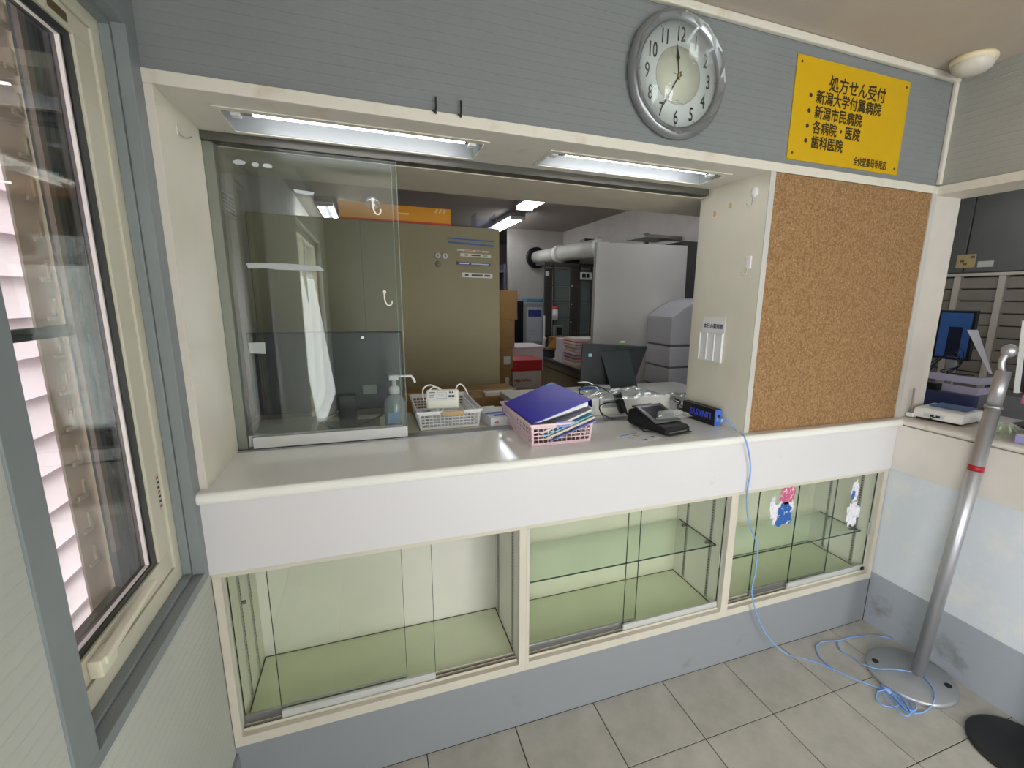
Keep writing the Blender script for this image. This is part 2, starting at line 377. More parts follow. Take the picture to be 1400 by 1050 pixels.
# outer frame and louvre shutter
DK = mat('dark_bronze', (38, 42, 46), .4, .3); BRN = mat('brown_frame', (120, 108, 100), .5)
of = ring(-.575, .02, .80, 2.03, -.56, -.10, .86, 1.97, -.122, -.0755)
obj('outer_frame', of, DK, wn)
ob = MB().box(-.112, -.10, -.56, -.10, 1.399, 1.419); ob.box(-.12, -.10, -.13, -.099, .86, 1.97)
obj('outer_mullion', ob, DK, wn)
obj('outer_stile', MB().box(-.105, -.097, -.186, -.168, .95, 1.97), BRN, wn)
obj('outer_strip', MB().box(-.118, -.106, -.168, -.10, .86, 1.97), mat('dark_slate', (70, 76, 80), .5), wn)
LOUV = translucent('louvre_white', (222, 213, 216), .6); BRK = translucent('bracket_cream', (238, 228, 214), .55); PLATE = translucent('louvre_plate', (200, 190, 178), .5)
obj('louvre_rail', MB().box(-.146, -.142, -.207, -.10, .70, 2.03), PLATE, wn)
for k in range(15):
    z = .937 + k * .0712; y = -.170 + .0027 * k
    b = MB().box(-.140, -.137, y - .004, y + .005, z - .004, z + .03).box(-.140, -.1365, y - .026, y + .005, z - .010, z - .002)
    b.cyl((-.137, y, z - .001), (-.1355, y, z - .001), .0026, n=8).cyl((-.137, y, z + .024), (-.1355, y, z + .024), .0026, n=8)
    obj('louvre_bracket', b, BRK, wn)
for k in range(-3, 17):
    z = .86 + k * .0712
    s_ = MB().hexa([Vector(p) for p in ((-.168, -.95, z - .012), (-.164, -.95, z - .012), (-.164, -.125, z - .012), (-.168, -.125, z - .012), (-.152, -.95, z + .074), (-.148, -.95, z + .074), (-.148, -.125, z + .074), (-.152, -.125, z + .074))])
    obj('louvre_blade', s_, LOUV, wn)

w2 = root('window_2', (-.06, -2.55, .45), kind='structure')
obj('window_frame', ring(-3.419, -1.681, .451, 1.989, -3.37, -1.73, .50, 1.94, -.11, -.05), CRW, w2, bevel=.001)
obj('window_mullion', MB().box(-.105, -.055, -2.57, -2.53, .5005, 1.9395), CRW, w2)
obj('pane', MB().box(-.083, -.078, -3.3695, -2.5705, .5005, 1.9395), GLASS, w2)
obj('pane', MB().box(-.083, -.078, -2.5295, -1.7305, .5005, 1.9395), GLASS, w2)

# ================================================================ COUNTER
ct = root('service_counter', (1.28, .1, ZF), 'long white laminate service counter with rounded front edge over the glass cabinets', 'counter')
n = 7; pr = [(-.006 - .0, .970), (-.03, .970)] + [(-.03 - .011 * math.sin(a), .985 - .015 * math.cos(a)) for a in [PI * k / n for k in range(1, n)]] + [(-.03, 1.0), (.345, 1.0), (.345, .970)]
tp = MB(); N = len(pr)
tp.add([(0.002, y, z) for y, z in pr] + [(XW - .002, y, z) for y, z in pr], [list(range(N)), list(range(N, 2 * N))[::-1]] + [(i, i + N, (i + 1) % N + N, (i + 1) % N) for i in range(N)])
# the slab stops behind the cork panel
tp2 = MB()
def slab(x0, x1, yb):
    q = [(y if y < .3 else yb, z) for y, z in pr]
    return [(x0, y, z) for y, z in q] + [(x1, y, z) for y, z in q]
fs = [list(range(N)), list(range(N, 2 * N))[::-1]] + [(i, i + N, (i + 1) % N + N, (i + 1) % N) for i in range(N)]
tp2.add(slab(.002, XR1, .345), fs).add(slab(XR1, XW - .022, .011), fs)
obj('worktop', tp2, TOPW, ct)
obj('fascia', MB().box(.002, XW - .022, -.0212, -.001, ZF, .9695), WHITE, ct, bevel=.001)
box('inner_desk', -.128, 1.05, .346, .70, .965, .996, INNERTOP, label='beige desk top behind the sliding glass on the left', cat='desk', bevel=.002)
box('inner_desk', 1.052, 2.16, .346, 1.05, .965, .997, mat('white_desk', (222, 222, 216), .3), label='white desk top under the tablet screen behind the hatch', cat='desk', bevel=.002)
obj('desk_board', MB().box(-.128, 2.16, .347, .36, .004, .964), mat('desk_side', (180, 174, 160), .5), label='pale vertical board carrying the inner desk tops behind the cabinets', cat='desk board')
# right side ledge
lg = root('hatch_counter', (2.7, -1.5, .77), 'white counter under the second hatch on the right wall', 'counter')
lt = MB(); q = [(2.56, .972), (2.552, .974), (2.545, .98), (2.543, .986), (2.545, .993), (2.552, .9985), (2.56, 1.0), (3.05, 1.0), (3.05, .972)]
k_ = len(q); lt.add([(x, YB + .01, z) for x, z in q] + [(x, -.003, z) for x, z in q], [list(range(k_)), list(range(k_, 2 * k_))[::-1]] + [(i, i + k_, (i + 1) % k_ + k_, (i + 1) % k_) for i in range(k_)])
obj('worktop', lt, stained('worn_worktop', (224, 220, 212), (186, 176, 160), 14, .56, .7, .35), lg)
box('trim_13', 2.5438, XW - .001, YB + .01, -.003, ZF, .9715, mat('fascia_warm', (220, 214, 208), .4, var=.05), **ST)

# ================================================================ DISPLAY CABINETS
FR = mat('cream_frame', (206, 200, 186), .45, var=.05); TRK = mat('track_grey', (122, 120, 114), .4, .4, var=.1); LAT = mat('chrome', (190, 190, 190), .2, 1)
STD = mat('shelf_standard', (160, 163, 152), .4, .2)
def cabinet(x0, x1, lw, rw, label, doors, shelf, stds, wright):
    """x0,x1 outer width; lw,rw stile widths"""
    t = root('display_cabinet', ((x0 + x1) / 2, .16, ZK), label, 'cabinet', 'glass display cabinets under the counter')
    a, b = x0 + lw, x1 - rw; zt = .752
    obj('frame', MB().box(x0, x1, -.004, .014, ZK, .253).box(x0, x1, -.004, .014, zt, ZF - .001).box(x0, a, -.004, .014, .253, zt).box(b, x1, -.004, .014, .253, zt), FR, t, bevel=.001)
    obj('side_panel', MB().box(x0, a - .002, .0145, .33, .225, ZF - .001), CABIN, t)
    obj('side_panel', MB().box(b + .002, x1, .0145, .33, .225, ZF - .001), CABW if wright else CABIN, t)
    obj('back_panel', MB().box(a - .0015, b + .0015, .32, .33, .225, ZF - .001), CABW if wright == 2 else CABIN, t)
    obj('base_panel', MB().box(a - .0015, b + .0015, .0145, .3195, .235, .25), mat('cabinet_base', (220, 228, 200), .45, var=.03), t, bevel=.0005)
    obj('seam', MB().box(a, b, .3170, .3192, .2502, .2525), mat('seam_brown', (92, 88, 66), .8), t)
    for e0 in (a - .001, b - .002): obj('seam', MB().box(e0, e0 + .003, .05, .3168, .2502, .2525), mat('seam_brown', (92, 88, 66), .8), t)
    obj('top_panel', MB().box(a - .0015, b + .0015, .0145, .3195, .755, .772), CABIN, t)
    # bottom track: white lip, dark channel, white rear strip
    obj('track', MB().box(a, b, .0145, .017, .25, .262).box(a, b, .031, .033, .25, .260).box(a, b, .047, .0495, .25, .262), FR, t)
    obj('track_channel', MB().box(a, b, .0172, .0308, .2502, .2515).box(a, b, .0332, .0468, .2502, .2515), TRK, t)
    obj('top_track', MB().box(a, b, .0145, .0495, .742, .7548), FR, t)
    for (d0, d1, front) in doors:
        y = .024 if front else .040
        g_ = obj('glass_door', MB().box(d0 + .0012, d1 - .0012, y - .0025, y + .0025, .282, .748), CGLASS, t)
        [obj('glass_edge', MB().box(e_, e_ + .0012, y - .0025, y + .0025, .282, .748), EDGE, g_) for e_ in (d0, d1 - .0012)]
        obj('door_rail', MB().box(d0, d1, y - .005, y + .005, .2525, .284), ALUW if front else ALU, g_, bevel=.001)
    for (y, x, sgn) in stds:
        s_ = obj('shelf_standard', MB().box(min(x, x + sgn * .003), max(x, x + sgn * .003), y - .007, y + .007, .26, .745), STD, t)
        sl = MB()
        for k in range(38): sl.box(min(x + sgn * .0031, x + sgn * .0036), max(x + sgn * .0031, x + sgn * .0036), y - .003, y + .003, .272 + k * .0122, .278 + k * .0122)
        obj('slot', sl, GASK, s_, kind='stuff')
    if shelf:
        z, s0, s1, y0, y1 = shelf
        g_ = obj('glass_shelf', MB().box(s0 + .001, s1 - .001, y0 + .0012, y1, z - .005, z), SHGL, t)
        obj('glass_edge', MB().box(s0, s1, y0, y0 + .0012, z - .0052, z + .0002).box(s0, s0 + .001, y0 + .0012, y1, z - .005, z).box(s1 - .001, s1, y0 + .0012, y1, z - .005, z), EDGE, g_)
        for yy in (y0 + .04, y1 - .05):
            for xx, sg in ((s0, 1), (s1, -1)):
                obj('shelf_pin', MB().box(min(xx - sg * .004, xx + sg * .022), max(xx - sg * .004, xx + sg * .022), yy - .005, yy + .005, z - .012, z - .0053).cyl((xx + sg * .012, yy, z - .0052), (xx + sg * .012, yy, z + .002), .007, n=12), TRK, t)
    return t
c1 = cabinet(.002, .862, .02, .024, 'left display cabinet with empty pale green interior and no shelf', [(.022, .475, False), (.119, .563, True)], None, [(.13, .0205, 1), (.235, .0205, 1), (.075, .8395, -1), (.27, .8395, -1)], 2)
c2 = cabinet(.862, 1.7157, .012, .026, 'middle display cabinet with one full width glass shelf', [(.876, 1.318, False), (1.255, 1.688, True)], (.518, .876, 1.6885, .055, .30), [(.09, 1.6915, -1), (.245, 1.6915, -1)], 1)
c3 = cabinet(1.7157, XW - .004, .008, .026, 'right display cabinet in the corner with two torn stickers on its glass', [(1.872, 2.31, False), (2.067, 2.533, True)], (.44, 1.726, 2.532, .055, .27), [(.085, 2.537, -1), (.235, 2.537, -1)], 1)
for (y, z) in ((.13, .59), (.235, .655)):
    obj('shelf_bracket', MB().box(.0245, .036, y - .004, y + .004, z - .004, z + .004), TRK, c1)
for t, x in ((c2, 1.6885), (c3, 2.535)):
    obj('door_pull', MB().box(x - .003, x, .0155, .0185, .44, .50).box(x - .014, x - .011, .0155, .0185, .44, .50), ALUW, t)
obj('door_lock', MB().box(2.515, 2.53, .012, .019, .262, .276), BLACK, c3)

# torn sticker remnants (plain torn paper, no figure)
def torn(name, cx, cz, w, h, y, m, parent=None, seed=1, n=26, rough=.16, **k):
    rnd = random.Random(seed); poly = []
    for i in range(n):
        a = 2 * PI * i / n; rr = 1 + rnd.uniform(-rough, rough)
        ca, sa = math.cos(a), math.sin(a)
        poly.append((cx + w / 2 * math.copysign(abs(ca) ** .75, ca) * rr, cz + h / 2 * math.copysign(abs(sa) ** .75, sa) * rr))
    m_ = MB(); c0 = (sum(p[0] for p in poly) / n, sum(p[1] for p in poly) / n)
    vs = [(a, y, b) for a, b in poly] + [(a, y + .0004, b) for a, b in poly] + [(c0[0], y, c0[1]), (c0[0], y + .0004, c0[1])]
    fs_ = []
    for i in range(n):
        j = (i + 1) % n; fs_ += [(i, j, 2 * n), (n + j, n + i, 2 * n + 1), (i, n + i, n + j, j)]
    m_.add(vs, fs_)
    return obj(name, m_, m, parent, **k)
PAP = stained('torn_paper_white', (228, 224, 230), (180, 186, 205), 60, .5, .62, .7)
BLU = stained('torn_blue_print', (38, 92, 168), (216, 222, 236), 45, .56, .63, .6)
PNK = stained('torn_pink_print', (196, 92, 128), (232, 214, 222), 55, .52, .62, .6)
s1 = root('torn_sticker', (2.0, .036, .56), 'torn pink and blue sticker remnant on the right cabinet glass', 'sticker')
torn('paper', 2.005, .62, .125, .10, .0366, PAP, s1, 3, rough=.3)
torn('print', 2.015, .608, .09, .10, .0362, BLU, s1, 4, rough=.2)
torn('print', 2.02, .694, .08, .075, .0362, PNK, s1, 5, rough=.15)
torn('scrap', 1.945, .655, .028, .09, .0362, PAP, s1, 9, rough=.4)
s2 = root('torn_sticker', (2.4, .02, .5), 'narrow torn white sticker remnant near the corner post', 'sticker')
torn('paper', 2.408, .56, .075, .11, .0206, PAP, s2, 6, rough=.3)
torn('paper', 2.40, .665, .045, .10, .0206, PAP, s2, 8, rough=.2)
torn('print', 2.392, .65, .022, .045, .0202, BLU, s2, 11, rough=.2)

# ================================================================ SLIDING GLASS
ZG = 1.886
tr = MB().box(XL, XR0, .292, .340, ZC + .0003, ZC + .006)
box('trim_10', XL, XR0, .290, .342, ZC + .0003, ZC + .005, mat('track_alu', (150, 152, 154), .35, .6), **ST)
box('trim_11', XL, 1.70, .292, .345, ZG + .003, ZT - .0005, mat('track_dark', (74, 72, 64), .5), **ST)
box('trim_12', XL, .046, .303, .34, ZC + .006, ZG + .002, mat('jamb_alu', (128, 132, 122), .4, .5), **ST)
def pane(x0, x1, y, zr, label, mrail):
    t = root('sliding_pane', ((x0 + x1) / 2, y, ZC + .006), label, 'glass pane', 'sliding reception panes')
    obj('glass', MB().box(x0 + .001, x1 - .001, y - .0025, y + .0025, ZC + .040, ZG), GLASSD, t)
    obj('glass_edge', MB().box(x1 - .001, x1, y - .0025, y + .0025, ZC + .04, ZG), mat('pale_edge', (150, 170, 158), .2), t)
    obj('bottom_rail', MB().box(x0, x1, y - .006, y + .006, ZC + .0075, zr), mrail, t, bevel=.001)
    return t
p1 = pane(.063, .526, .300, 1.043, 'front sliding glass pane on the left with white hooks and tape scraps', ALUW)
p2 = pane(.047, .512, .322, 1.044, 'rear sliding glass pane right behind the front one', ALUW)
TAPE = glass('tape', (200, 206, 200), .08, rough=.3, haze=.45)
def decal(poly, y, m, label, name='tape_scrap', cat='tape', **k):
    return obj(name, MB().prism(poly, y, y + .0004), m, label=label, cat=cat, **k)
decal([(.095, 1.569), (.10, 1.553), (.14, 1.556), (.18, 1.552), (.303, 1.553), (.29, 1.567), (.2, 1.571)], .2968, TAPE, 'long strip of clear tape stuck across the sliding glass')
decal([(.079, 1.337), (.123, 1.338), (.122, 1.303), (.081, 1.306)], .2968, TAPE, 'pale rectangular sticker low on the left of the sliding glass', 'sticker', 'sticker')
decal([(.235, 1.782), (.291, 1.778), (.286, 1.768), (.242, 1.771)], .2968, TAPE, 'short straight tape scrap on the sliding glass above the reflection')
for i, (x, z, w) in enumerate(((.105, 1.84, .03), (.145, 1.838, .018), (.175, 1.838, .022))):
    torn('tape_scrap', x, z, w, .012, .2968, TAPE, None, 20 + i, label=('widest torn tape scrap at the top left of the sliding glass', 'small middle torn tape scrap along the top of the sliding glass', 'rightmost torn tape scrap along the top left of the sliding glass')[i], cat='tape', group='torn tape scraps on the glass')
decal([(.395, 1.352), (.403, 1.352), (.403, 1.345), (.395, 1.345)], .2968, WHITEP, 'tiny white paint fleck on the glass before the black screen', 'fleck', 'mark')
# suction hooks on the glass
HK = mat('cream_hook', (236, 232, 214), .3); CUP = glass('suction_cup', (220, 224, 220), .12, haze=.15)
def suction(x, z, cup, label, s=1.0):
    t = root('suction_hook', (x, .297, z), label, 'hook', 'suction hooks on the sliding glass')
    M = Matrix.Translation((x, .2955, z)) @ Matrix.Rotation(-PI / 2, 4, 'X')
    if cup: obj('cup', MB().lathe([(.021, 0.001), (.017, -.003), (.009, -.006), (.004, -.007)], 24, Matrix.Translation((x, .2955, z)) @ Matrix.Rotation(-PI / 2, 4, 'X')), CUP, t)
    obj('knob', MB().lathe([(.0, -.014), (.004, -.013), (.006, -.009), (.0045, 0)], 14, Matrix.Translation((x, .296, z + .008)) @ Matrix.Rotation(-PI / 2, 4, 'X')), HK, t)
    pts = [(x, .285, z + .008), (x, .284, z - .005), (x + .001, .283, z - .018), (x + .006, .282, z - .030), (x + .014, .281, z - .034), (x + .021, .281, z - .028), (x + .022, .281, z - .018)]
    obj('hook_arm', MB().tube(smooth_path(pts), .0022, 8), HK, t)
suction(.452, 1.760, True, 'suction hook with clear round cup near the top of the glass')
suction(.472, 1.485, False, 'cream plastic hook halfway up the sliding glass')

# ================================================================ RECESSED LAMPS
def lamp(b, label):
    x0, x1, y0, y1 = b; t = root('recessed_lamp', ((x0 + x1) / 2, (y0 + y1) / 2, ZT), label, 'lamp', 'recessed lamps over the counter')
    e = .012
    obj('trim_ring', MB().box(x0 - e, x1 + e, y0 - e - .01, y0, ZT - .003, ZT - .0003).box(x0 - e, x1 + e, y1, y1 + e, ZT - .003, ZT - .0003).box(x0 - e, x0, y0, y1, ZT - .003, ZT - .0003).box(x1, x1 + e, y0, y1, ZT - .003, ZT - .0003), CREAM, t, bevel=.0008)
    h = .075
    tr_ = MB().box(x0 - .004, x1 + .004, y0 - .004, y1 + .004, ZT + h, ZT + h + .003)
    tr_.box(x0 - .004, x0, y0, y1, ZT + .0005, ZT + h).box(x1, x1 + .004, y0, y1, ZT + .0005, ZT + h).box(x0, x1, y0 - .004, y0, ZT + .0005, ZT + h).box(x0, x1, y1, y1 + .004, ZT + .0005, ZT + h)
    obj('reflector', tr_, REFL, t)
    yc = y0 + (y1 - y0) * .36
    tb = obj('tube', MB().cyl((x0 + .062, yc, ZT + .022), (x1 - .045, yc, ZT + .022), .0125, n=16), TUBE, t, label='lit fluorescent tube')
    obj('tube_cap', MB().cyl((x0 + .035, yc, ZT + .022), (x0 + .0615, yc, ZT + .022), .0127, n=16).cyl((x1 - .0445, yc, ZT + .022), (x1 - .025, yc, ZT + .022), .0127, n=16), ALU, tb)
    for x in (x0 + .024, x1 - .024):
        obj('socket', MB().box(x - .011, x + .011, yc - .016, yc + .016, ZT + .003, ZT + h - .001), WHITEP, t, bevel=.004)
lamp(R1, 'long recessed fluorescent lamp over the sliding glass on the left')
lamp(R2, 'recessed fluorescent lamp over the right half of the hatch')

# ================================================================ CORK, CLOCK, SIGN, HOOKS
cork = stained('cork', (160, 126, 86), (120, 88, 57), 120, .46, .56, .9, bump=.5, bscale=150)
nt = cork.node_tree; b_ = nt.nodes['Principled BSDF']; lk = b_.inputs['Base Color'].links[0].from_socket
tc = nd(nt, 'ShaderNodeTexCoord'); vo = nd(nt, 'ShaderNodeTexVoronoi', Scale=95.0); nt.links.new(tc.outputs['Object'], vo.inputs['Vector'])
cr = nd(nt, 'ShaderNodeValToRGB'); cr.color_ramp.elements[0].position = .12; cr.color_ramp.elements[0].color = lin((205, 172, 126)); cr.color_ramp.elements[1].position = .3; cr.color_ramp.elements[1].color = lin((140, 107, 70))
nt.links.new(vo.outputs['Distance'], cr.inputs['Fac']); mx = nd(nt, 'ShaderNodeMix', data_type='RGBA'); mx.inputs[0].default_value = .4
nt.links.new(lk, mx.inputs[6]); nt.links.new(cr.outputs['Color'], mx.inputs[7]); nt.links.new(mx.outputs[2], b_.inputs['Base Color'])
cb = box('cork_board', XR1 + .001, 2.5375, .0, .0115, ZC + .001, ZT - .001, cork, label='large brown cork board to the right of the hatch', cat='cork board')

def clock():
    cx, cz = 1.312, 2.127; R = .166
    M = Matrix.Translation((cx, -.0005, cz)) @ Matrix.Rotation(PI / 2, 4, 'X')      # +z of local = towards viewer
    t = root('wall_clock', None, 'round wall clock with silver grey rim and white dial', 'clock', M=M)
    ringm = mat('clock_silver', (150, 153, 156), .3, .65, var=.03)
    obj('rim', MB().lathe([(.10, .001), (R * .96, .001), (R, .012), (R * .99, .024), (R * .95, .034), (R * .90, .036), (.138, .027), (.134, .024)], 48, None, sy=1.03), ringm, t, local=True)
    # scalloped facets round the inner edge of the rim
    fz = MB(); k = 12
    for i in range(k):
        a0, a1 = 2 * PI * (i) / k, 2 * PI * (i + 1) / k; am = (a0 + a1) / 2
        P = lambda r, a, z: Vector((r * math.cos(a), r * math.sin(a) * 1.03, z))
        fz.add([P(.139, a0, .026), P(.139, a1, .026), P(.156, a1, .0372), P(.150, am, .0395), P(.156, a0, .0372), P(.139, am, .0265)], [(0, 5, 3, 4), (5, 1, 2, 3)])
    obj('facet_ring', fz, ringm, t, local=True)
    obj('dial', MB().lathe([(.0, .018), (.137, .018), (.137, .010), (.0, .010)], 48, None, sy=1.03), mat('dial_white', (222, 224, 228), .5, var=.01), t, local=True)
    obj('centre_disc', MB().lathe([(.0, .0186), (.076, .0186), (.076, .0181)], 48), mat('dial_cream', (214, 212, 198), .45, var=.01), t, local=True)
    obj('dial_line', MB().lathe([(.0758, .0188), (.0768, .0188), (.0768, .0182), (.0758, .0182)], 48), mat('dial_grey', (150, 150, 150), .5), t, local=True)
    DI = mat('dial_ink', (34, 34, 36), .5)
    Tm = PM[t.name]
    for i in range(1, 13):
        a = PI / 2 - i * PI / 6; r = .106; s = .046
        x, y = r * math.cos(a), r * math.sin(a) * 1.03
        text('numeral', str(i), s * 1.18, DI, t, Tm @ Matrix.Translation((x, y - s * .42, .0188)), sx=.60, bold=.0004, align='CENTER')
    tk = MB()
    for i in range(60):
        a = i * PI / 30; r0, r1 = (.128, .1355) if i % 15 == 0 else ((.131, .1355) if i % 5 == 0 else (.1335, .1355)); w = .0008 if i % 5 == 0 else .0003
        tk.box(r0, r1, -w, w, .0181, .0186, M=Matrix.Rotation(a, 4, 'Z'))
    obj('minute_marks', tk, DI, t, local=True, kind='stuff')
    def hand(ang, L_, w, z, spade):
        m = MB(); R_ = Matrix.Rotation(ang, 4, 'Z')
        p = [(-w * .5, -.012), (w * .5, -.012), (w * .4, L_ * spade - .006), (w * 1.7, L_ * spade), (w * .8, L_ * spade + .012), (0, L_), (-w * .8, L_ * spade + .012), (-w * 1.7, L_ * spade), (-w * .4, L_ * spade - .006)]
        nn = len(p); m.add([R_ @ Vector((a, b, z)) for a, b in p] + [R_ @ Vector((a, b, z + .0008)) for a, b in p], [list(range(nn)), list(range(nn, 2 * nn))[::-1]] + [(i, i + nn, (i + 1) % nn + nn, (i + 1) % nn) for i in range(nn)])
        return m
    obj('hour_hand', hand(math.radians(8.5), .082, .004, .021, .55), BLACK, t, local=True)
    obj('minute_hand', hand(math.radians(150.5), .115, .0034, .023, .60), BLACK, t, local=True)
    obj('second_hand', MB().box(-.0006, .0006, -.012, .022, .0250, .0256, M=Matrix.Rotation(math.radians(86), 4, 'Z')), mat('gold', (176, 160, 110), .3, .8), t, local=True)
    obj('hand_cap', MB().lathe([(.006, .020), (.006, .026), (.003, .028), (0, .028)], 16), mat('gold', (176, 160, 110), .3, .8), t, local=True)
    sm = MB().box(-.022, .022, -.0715, -.0705, .0187, .0190).box(-.008, .008, -.066, -.065, .0187, .0190)
    obj('small_print', sm, mat('dial_grey', (150, 150, 150), .5), t, local=True)
    obj('cover_glass', MB().lathe([(.0, .0300), (.1385, .0285), (.1385, .0270), (.0, .0285)], 48, None, sy=1.03), GLASS, t, local=True)
clock()

def sign():
    x0, x1, z0, z1 = 1.772, 2.314, 1.957, 2.272
    t = root('notice_sign', ((x0 + x1) / 2, -.004, z0), 'yellow rectangular sign with black Japanese writing above the cork board', 'sign')
    Y = mat('yellow_board', (200, 162, 6), .35, var=.02)
    obj('board', MB().box(x0, x1, -.0045, -.0005, z0, z1), Y, t, bevel=.0008)
    K = mat('sign_ink', (34, 26, 12), .5)
    w = x1 - x0; h = z1 - z0; y = -.0048
    # (body, left, baseline, size, horizontal squeeze)
    for body, fx, fz, s, sx, sp in (('処方せん受付', .275, .735, .051, .90, 1), ('新潟大学付属病院', .18, .593, .0435, .90, 1), ('新潟市民病院', .18, .445, .0435, .87, 1), ('各病院・医院', .18, .298, .0435, .87, 1), ('歯科医院', .18, .152, .0435, .87, 1), ('全快堂薬局寺尾店', .57, .045, .0315, .68, 1)):
        text('lettering', body, s, K, t, wallM(x0 + fx * w, y, z0 + fz * h), sx=sx, bold=.0010 if s > .04 else .0006)
    for i, fz in enumerate((.645, .497, .350, .205)):
        obj('bullet', MB().cyl((x0 + .135 * w, y - .0004, z0 + fz * h), (x0 + .135 * w, -.0045, z0 + fz * h), .0068, n=16), K, t)
    for fx in (.035, .965):
        for fz in (.065, .935):
            obj('screw', MB().cyl((x0 + fx * w, -.0065, z0 + fz * h), (x0 + fx * w, -.0045, z0 + fz * h), .004, n=10), mat('screw_brown', (96, 66, 26), .4, .4), t)
sign()

def screw_hook(x, label):
    z = 1.957; pts = [(x, -.006, z - .004), (x, -.014, z - .004), (x, -.016, z + .004), (x, -.016, z - .012)]
    pts = [(x, -.0062, z - .006), (x, -.016, z - .006), (x, -.019, z - .014), (x - .004, -.019, z - .024), (x - .009, -.019, z - .020), (x - .009, -.019, z - .015)]
    obj('screw_hook', MB().tube(smooth_path([(x, -.012, z + .014)] + [(x, -.012, z)] + [(x, -.012, z - .012), (x - .003, -.014, z - .022), (x - .009, -.016, z - .019)], 5), .0022, 8).cyl((x, -.013, z - .022), (x, -.006, z - .022), .0022, n=8), BLACK, label=label, cat='hook', group='black hooks on the top rail')
screw_hook(.609, 'left one of two small black hooks on the cream top rail')
screw_hook(.672, 'right one of two small black hooks on the cream top rail')

def adhesive_hook(y, z, rnd, label):
    x = XR0; t = root('adhesive_hook', (x, y, z), label, 'hook', 'adhesive hooks on the right jamb')
    if rnd: obj('pad', MB().lathe([(.018, 0), (.017, .003), (.010, .006), (0, .0065)], 24, Matrix.Translation((x - .0003, y, z)) @ Matrix.Rotation(-PI / 2, 4, 'Y')), WHITEP, t)
    else: obj('pad', MB().box(x - .006, x - .0003, y - .013, y + .013, z - .022, z + .022), WHITEP, t, bevel=.004)
    obj('wire', MB().tube(smooth_path([(x - .006, y, z - .012), (x - .008, y, z - .038), (x - .012, y + .002, z - .046), (x - .018, y + .008, z - .045), (x - .024, y + .012, z - .034)]), .0011, 6), LAT, t)
adhesive_hook(.062, 1.858, True, 'round white adhesive hook at the top of the right jamb')
adhesive_hook(.055, 1.620, False, 'rectangular white adhesive hook halfway down the right jamb')
lh = root('adhesive_hook', (XL, .12, 1.86), 'grey wire hook near the top of the left jamb', 'hook')
obj('pad', MB().box(XL + .0003, XL + .003, .108, .122, 1.846, 1.876), CREAML, lh, bevel=.001)
obj('wire', MB().tube(smooth_path([(XL + .002, .115, 1.874), (XL + .004, .114, 1.855), (XL + .009, .125, 1.846), (XL + .014, .150, 1.852), (XL + .015, .162, 1.858)]), .0014, 6), ALU, lh)
for i, (y, z) in enumerate(((.262, 1.806), (.178, 1.822))):
    torn('glue_stain', 0, 0, .016, .020, 0, mat('glue_tan', (216, 176, 120), .6, var=.2, scale=60), None, 30 + i, rough=.2, label=('lower left', 'upper right')[i] + ' small tan glue spot on the right jamb', cat='mark')
    o = bpy.data.objects['glue_stain' if i == 0 else 'glue_stain.001']; o.rotation_euler = (0, 0, -PI / 2); o.location = (XR0 - .0007, y, z)

# name plate holder on the right jamb
nh = root('name_plate_holder', (XR0, .215, 1.245), 'white name plate holder with three slots on the right jamb', 'holder')
obj('header_card', MB().box(XR0 - .0015, XR0 - .0002, .146, .276, 1.36, 1.42), WHITEP, nh)
obj('tray', MB().box(XR0 - .004, XR0 - .0002, .148, .284, 1.244, 1.362), WHITEP, nh, bevel=.001)
tm = MB()
for y in (.148, .192, .236, .280): tm.box(XR0 - .009, XR0 - .004, y, y + .005, 1.246, 1.362)
tm.box(XR0 - .009, XR0 - .004, .148, .284, 1.244, 1.250).box(XR0 - .009, XR0 - .004, .148, .284, 1.356, 1.362)
obj('slot_frame', tm, WHITEP, nh, bevel=.0015)
text('lettering', '本日の薬剤師', .0215, mat('sign_ink_blue', (30, 34, 70), .5), nh, Matrix.Translation((XR0 - .0017, .270, 1.376)) @ Matrix.Rotation(-PI / 2, 4, 'Z') @ Matrix.Rotation(PI / 2, 4, 'X'), sx=.88, bold=.0003)

